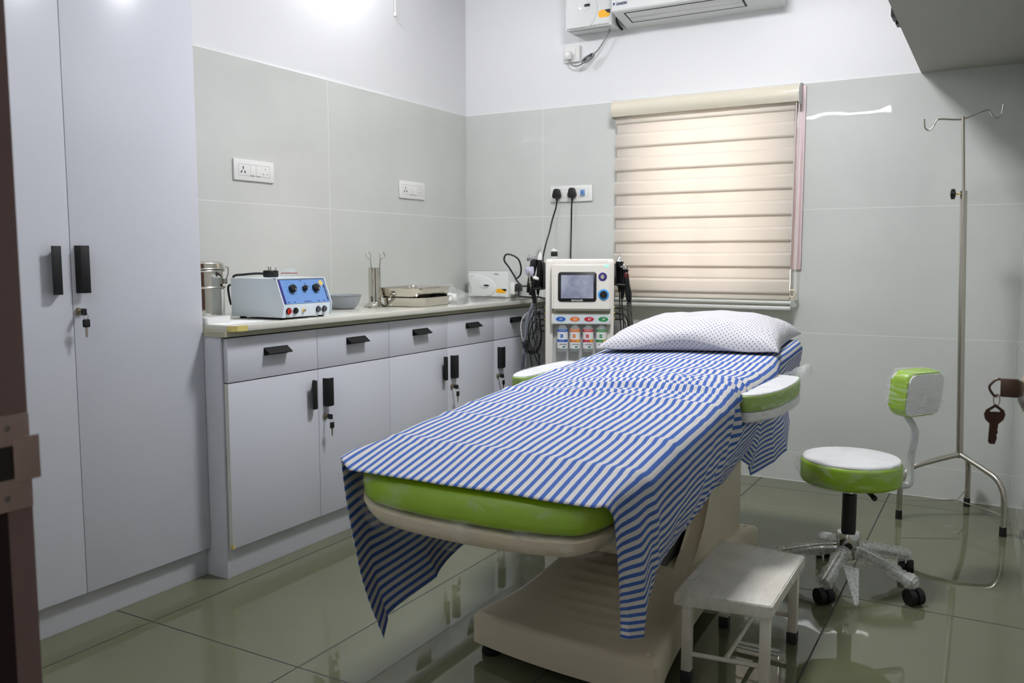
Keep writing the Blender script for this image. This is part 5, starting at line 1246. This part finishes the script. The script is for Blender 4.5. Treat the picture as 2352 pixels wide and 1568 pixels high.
me = bpy.data.meshes.new('pillow'); org = Vector((1.82, -1.15, .79)); me.from_pydata([v-org for v in vs], [], fcs); me.polygons.foreach_set('use_smooth', [True]*len(fcs))
uvl = me.uv_layers.new(name='UVMap')
for lp in me.loops: uvl.data[lp.index].uv = uvs[lp.vertex_index]
me.materials.append(M['dots']); o = bpy.data.objects.new('pillow', me); COL.objects.link(o); o.location = org
tag(o, 'white pillow with small blue dots at the head of the bed', 'pillow')

# ------------------------------------------------------------------ swivel stool
SC = (2.386, -1.30)
sl = thing('swivel_stool', 'green and white swivel stool with a backrest wrapped in plastic', 'stool', (*SC, 0))
circ = lambda r, n=56: [(SC[0]+r*cos(2*pi*i/n), SC[1]+r*sin(2*pi*i/n)) for i in range(n)]
b = B().m('green'); b.slab(circ(.163), .352, .432, None, .014, 4, 6); b.m('seat_white'); b.slab(circ(.158), .425, .440, None, .009, 3, 10, belly=.006); st_ = b.build('seat', None, sl)
b = B().m('film'); b.slab([(SC[0]+(.168+.002*sin(i*2.3))*cos(2*pi*i/56), SC[1]+(.168+.002*sin(i*2.3))*sin(2*pi*i/56)) for i in range(56)], .346, .4425, lambda x, y: .0015*noise.noise(Vector((x*40, y*40, 0))), .018, 4, 5, belly=.006); b.build('seat_film', None, st_)
for a0_, ww in ((3.05, .028), (-.25, .035), (2.75, .018)):
    b = B().m('film_clear')
    cx_, cy_ = SC[0]+.165*cos(a0_), SC[1]+.165*sin(a0_); dx_, dy_ = cos(a0_), sin(a0_)
    vs = []
    for j in range(7):
        for i in range(4): 
            vs.append((cx_+dx_*ww*i/3*(.4+.6*sin(j*.6)), cy_+dy_*ww*i/3 + (j-3)*.004, .425-.014*j+.006*noise.noise(Vector((i, j, a0_)))))
    b.faces(vs, [(j*4+i, j*4+i+1, (j+1)*4+i+1, (j+1)*4+i) for j in range(6) for i in range(3)], True)
    b.build('film_scrap', None, sl)
b = B().m('black'); b.lathe([(.055, .345), (.060, .352)], (*SC, 0), 24); b.lathe([(.021, .176), (.024, .178), (.0235, .308), (.018, .310)], (*SC, 0), 28); b.build('gas_lift', None, sl)
b = B().m('chrome'); b.cyl((*SC, .30), (*SC, .350), .012); b.build('piston', None, sl)
b = B().m('chrome'); b.lathe([(.026, .082), (.037, .090), (.038, .150), (.0395, .165), (.036, .176), (.022, .178)], (*SC, 0), 32); b.m('rubber'); hd_ = Vector((.20, -.98, 0)); hc_ = Vector((*SC, .135)); b.cyl(hc_+hd_*.030, hc_+hd_*.0395, .0125); b.build('hub', None, sl)
b = B().m('black'); b.tube([(SC[0]+.03, SC[1]-.03, .346), (SC[0]+.07, SC[1]-.075, .340), (SC[0]+.092, SC[1]-.10, .328)], .006, 8, rf=lambda t_, i: .005+.004*t_); b.build('lever', None, sl)
a0_ = radians(-98)
for k in range(5):
    a = a0_ + 2*pi*k/5; d = Vector((cos(a), sin(a), 0)); pq = Vector((-sin(a), cos(a), 0)); C0 = Vector((*SC, 0))
    b = B().m('chrome'); b.tube([C0+d*.028+Vector((0, 0, .118)), C0+d*.10+Vector((0, 0, .108)), C0+d*.19+Vector((0, 0, .085)), C0+d*.245+Vector((0, 0, .070))], .015, 12, rf=lambda t_, i: .0165-.004*t_); leg = b.build('leg', None, sl)
    b = B().m('bubble')
    kk = k
    b.tube([C0+d*.045+Vector((0, 0, .114)), C0+d*.10+Vector((0, 0, .106)), C0+d*.19+Vector((0, 0, .083)), C0+d*.252+Vector((0, 0, .068))], .020, 22, n=14, rf=lambda t_, i: .0245 + .0012*sin(i*1.9+kk) + .003*sin(i*.5+kk*2) - (.004 if t_ > .97 else 0)); b.build('bubble_wrap', None, leg)
    b = B().m('rubber'); cw = C0 + d*.245 + Vector((0, 0, .0265)); hd = (d*.35+pq*.94).normalized() if k % 2 else (d*.8-pq*.6).normalized()
    b.cyl(cw-hd*.024, cw-hd*.004, .0262, seg=28); b.cyl(cw+hd*.004, cw+hd*.024, .0262, seg=28); b.cyl(cw-hd*.005, cw+hd*.005, .012); b.build('caster', None, sl)
    b = None
# loose tail of bubble wrap on the front leg
b = B().m('bubble'); d = Vector((cos(a0_), sin(a0_), 0)); vs = []
for j in range(9):
    for i in range(5):
        t_ = j/8; w = .05*(1-t_*.75); vs.append((SC[0]+.03+.035*t_+ (i/4-.5)*w + .004*noise.noise(Vector((i, j, 2))), SC[1]-.13-.10*t_, .100-.090*t_+.008*noise.noise(Vector((i*.8, j*.8, 5)))))
b.faces(vs, [(j*5+i, j*5+i+1, (j+1)*5+i+1, (j+1)*5+i) for j in range(8) for i in range(4)], True); b.build('wrap_tail', None, sl)
# backrest: pad leaning on a flat bar
BC = Vector((2.555, -1.14, .655)); br = Matrix.Translation(BC) @ Matrix.Rotation(radians(58), 4, 'Z') @ Matrix.Rotation(radians(6), 4, 'X')
po = rrect(-.095, .095, -.076, .076, .03, 6)
def backpad(y0, y1, k, key, name, parent, rr):
    b = B().m(key); b.prism([(x*k, z*k) for x, z in po], 'y', y0, y1, rr, 4)
    for v in b.bm.verts: v.co = br @ v.co
    return b.build(name, None, parent)
bk = backpad(-.045, .020, 1., 'green', 'backrest', sl, .016); backpad(-.050, -.043, .93, 'seat_white', 'back_panel', bk, .003); backpad(.0205, .026, .90, 'seat_white', 'rear_panel', bk, .002)
backpad(-.054, .032, 1.035, 'film_arm', 'back_film', bk, .018)
b = B().m('body_grey'); pb = br @ Vector((0, .034, 0)); 
b.tube([tuple(br @ Vector((0, .033, .05))), tuple(br @ Vector((0, .033, -.06))), (2.568, -1.145, .52), (2.560, -1.155, .43), (2.560, -1.17, .345), (2.545, -1.185, .333), (2.50, -1.215, .336), (2.44, -1.265, .342)], .010, 8, rf=lambda t_, i: .0115); b.build('back_bar', None, sl)
b = B().m('film_white'); b.tube([(2.568, -1.145, .53), (2.560, -1.155, .43), (2.560, -1.17, .345), (2.545, -1.185, .333), (2.52, -1.20, .336)], .013, 10, n=8, rf=lambda t_, i: .0135+.0015*sin(i*.9)); b.build('bar_film', None, sl)

# ------------------------------------------------------------------ drip stand
IC = (2.682, -.325)
iv = thing('drip_stand', 'steel drip stand with two hooks in the back right corner', 'stand', (*IC, 0))
feet = [(2.466, -.431), (2.712, -.081), (2.854, -.481)]
b = B().m('steel_b'); b.cyl((*IC, .27), (2.648, -.325, 1.388), .0135, seg=24); b.build('outer_pole', None, iv)
b = B().m('steel_b'); b.cyl((2.648, -.325, 1.375), (2.632, -.325, 1.690), .0065, seg=16); b.build('inner_pole', None, iv)
b = B().m('steel_b'); c_ = Vector((2.631, -.325, 1.680)); dh = Vector((1, .05, .115)).normalized()
hk = [(-.142, .0, .014), (-.138, 0, -.010), (-.124, 0, -.021), (-.108, 0, -.010), (-.098, 0, .010), (-.082, 0, .016)]
P_ = [c_ + Vector((1, .05, 0))*x + Vector((0, 0, x*.13+z)) for x, _, z in hk]; Q_ = [c_ + Vector((1, .05, 0))*(-x) + Vector((0, 0, -x*.13+z)) for x, _, z in hk[::-1]]
b.tube([tuple(P_[0]+Vector((0, 0, .015)))] + [tuple(p) for p in P_] + [tuple(c_)] + [tuple(q) for q in Q_] + [tuple(Q_[-1]+Vector((.002, 0, .015)))], .0036, 10); b.build('hook_bar', None, iv)
b = B().m('black'); b.lathe([(.012, 0), (.018, .004), (.018, .016), (.012, .020), (0, .020)], (2.600, -.34, 1.375), 24, Matrix.Rotation(pi/2, 4, 'Y'))
for k in range(6): b.lathe([(.006, .003), (.006, .017)], (2.600, -.34+.017*cos(k*pi/3), 1.375+.017*sin(k*pi/3)), 10, Matrix.Rotation(pi/2, 4, 'Y'))
b.m('gold'); b.cyl((2.619, -.338, 1.375), (2.638, -.332, 1.375), .003, seg=10); b.build('clamp_knob', None, iv)
for fx, fy in feet:
    d = Vector((fx-IC[0], fy-IC[1], 0)); L = d.length; d.normalize(); T0 = Vector((*IC, 0))
    b = B().m('steel_b'); b.tube([T0+Vector((0, 0, .285)), T0+d*L*.55+Vector((0, 0, .248)), T0+d*L*.82+Vector((0, 0, .222)), T0+d*L*.965+Vector((0, 0, .175)), T0+d*L+Vector((0, 0, .11)), T0+d*L+Vector((0, 0, .03))], .0115, 14); lg = b.build('leg', None, iv)
    B().m('rubber').cyl((fx, fy, 0), (fx, fy, .038), .0135, .0130, 20).build('rubber_tip', None, lg)
b = B().m('steel_b')
for fx, fy in feet: b.tube([(IC[0], IC[1], .085), ((IC[0]+fx)/2, (IC[1]+fy)/2, .085), (fx, fy, .085)], .0025, 8, n=2)
b.build('brace', None, iv)

# ------------------------------------------------------------------ step stool
ss = thing('step_stool', 'white wrapped metal step stool in front of the bed pedestal', 'step stool', (2.225, -2.06, 0))
tq = [(2.103, -2.292), (2.347, -2.262), (2.344, -1.838), (2.094, -1.822)]
b = B().m('paint_white'); 
vs = [(x, y, z) for z in (.216, .250) for x, y in tq]; b.faces(vs, [(3, 2, 1, 0), (4, 5, 6, 7), (0, 1, 5, 4), (1, 2, 6, 5), (2, 3, 7, 6), (3, 0, 4, 7)]); bmesh.ops.recalc_face_normals(b.bm, faces=b.bm.faces)
bmesh.ops.bevel(b.bm, geom=list(b.bm.edges), offset=.003, segments=2, affect='EDGES'); b._tag(b.bm.faces, True); tp = b.build('step_top', None, ss)
b = B().m('film_white'); K = 30; vs = []
A_, B_, C2, D_ = [Vector((x, y, 0)) for x, y in tq]
for j in range(K+1):
    for i in range(K+1):
        u, v = -.015+1.03*i/K, -.012+1.024*j/K; p = (A_*(1-u)+B_*u)*(1-v) + (D_*(1-u)+C2*u)*v
        vs.append((p.x, p.y, .2515+.0012*abs(noise.noise(Vector((p.x*50, p.y*18, 0))))))
b.faces(vs, [(j*(K+1)+i, j*(K+1)+i+1, (j+1)*(K+1)+i+1, (j+1)*(K+1)+i) for j in range(K) for i in range(K)], True)
low = [(x*1.0, y, .210) for x, y in tq]
cq = Vector((2.222, -2.053, 0)); ring = []
for s_, z in ((1.02, .252), (1.025, .235), (1.018, .210)):
    ring.append([cq+(Vector((x, y, 0))-cq)*s_+Vector((0, 0, z)) for x, y in tq])
vs = [p for r_ in ring for p in r_]; b.faces(vs, [(a*4+i, a*4+(i+1) % 4, (a+1)*4+(i+1) % 4, (a+1)*4+i) for a in range(2) for i in range(4)])
b.build('top_film', None, ss)
lg_ = [(2.131, -2.259), (2.327, -2.236), (2.324, -1.882), (2.122, -1.872)]
for x, y in lg_:
    b = B().m('paint_white'); b.box(x-.0125, x+.0125, y-.0125, y+.0125, .03, .2155, .002); q = b.build('leg', None, ss)
    B().m('dkgrey').box(x-.0145, x+.0145, y-.0145, y+.0145, 0, .034, .002).build('leg_cap', None, q)
b = B().m('paint_white'); b.cyl((2.143, -2.258, .078), (2.315, -2.238, .078), .0065, seg=14); b.cyl((2.134, -1.872, .078), (2.312, -1.881, .078), .0065, seg=14); b.cyl((2.229, -2.248, .078), (2.223, -1.876, .078), .0065, seg=14); b.build('stretcher', None, ss)
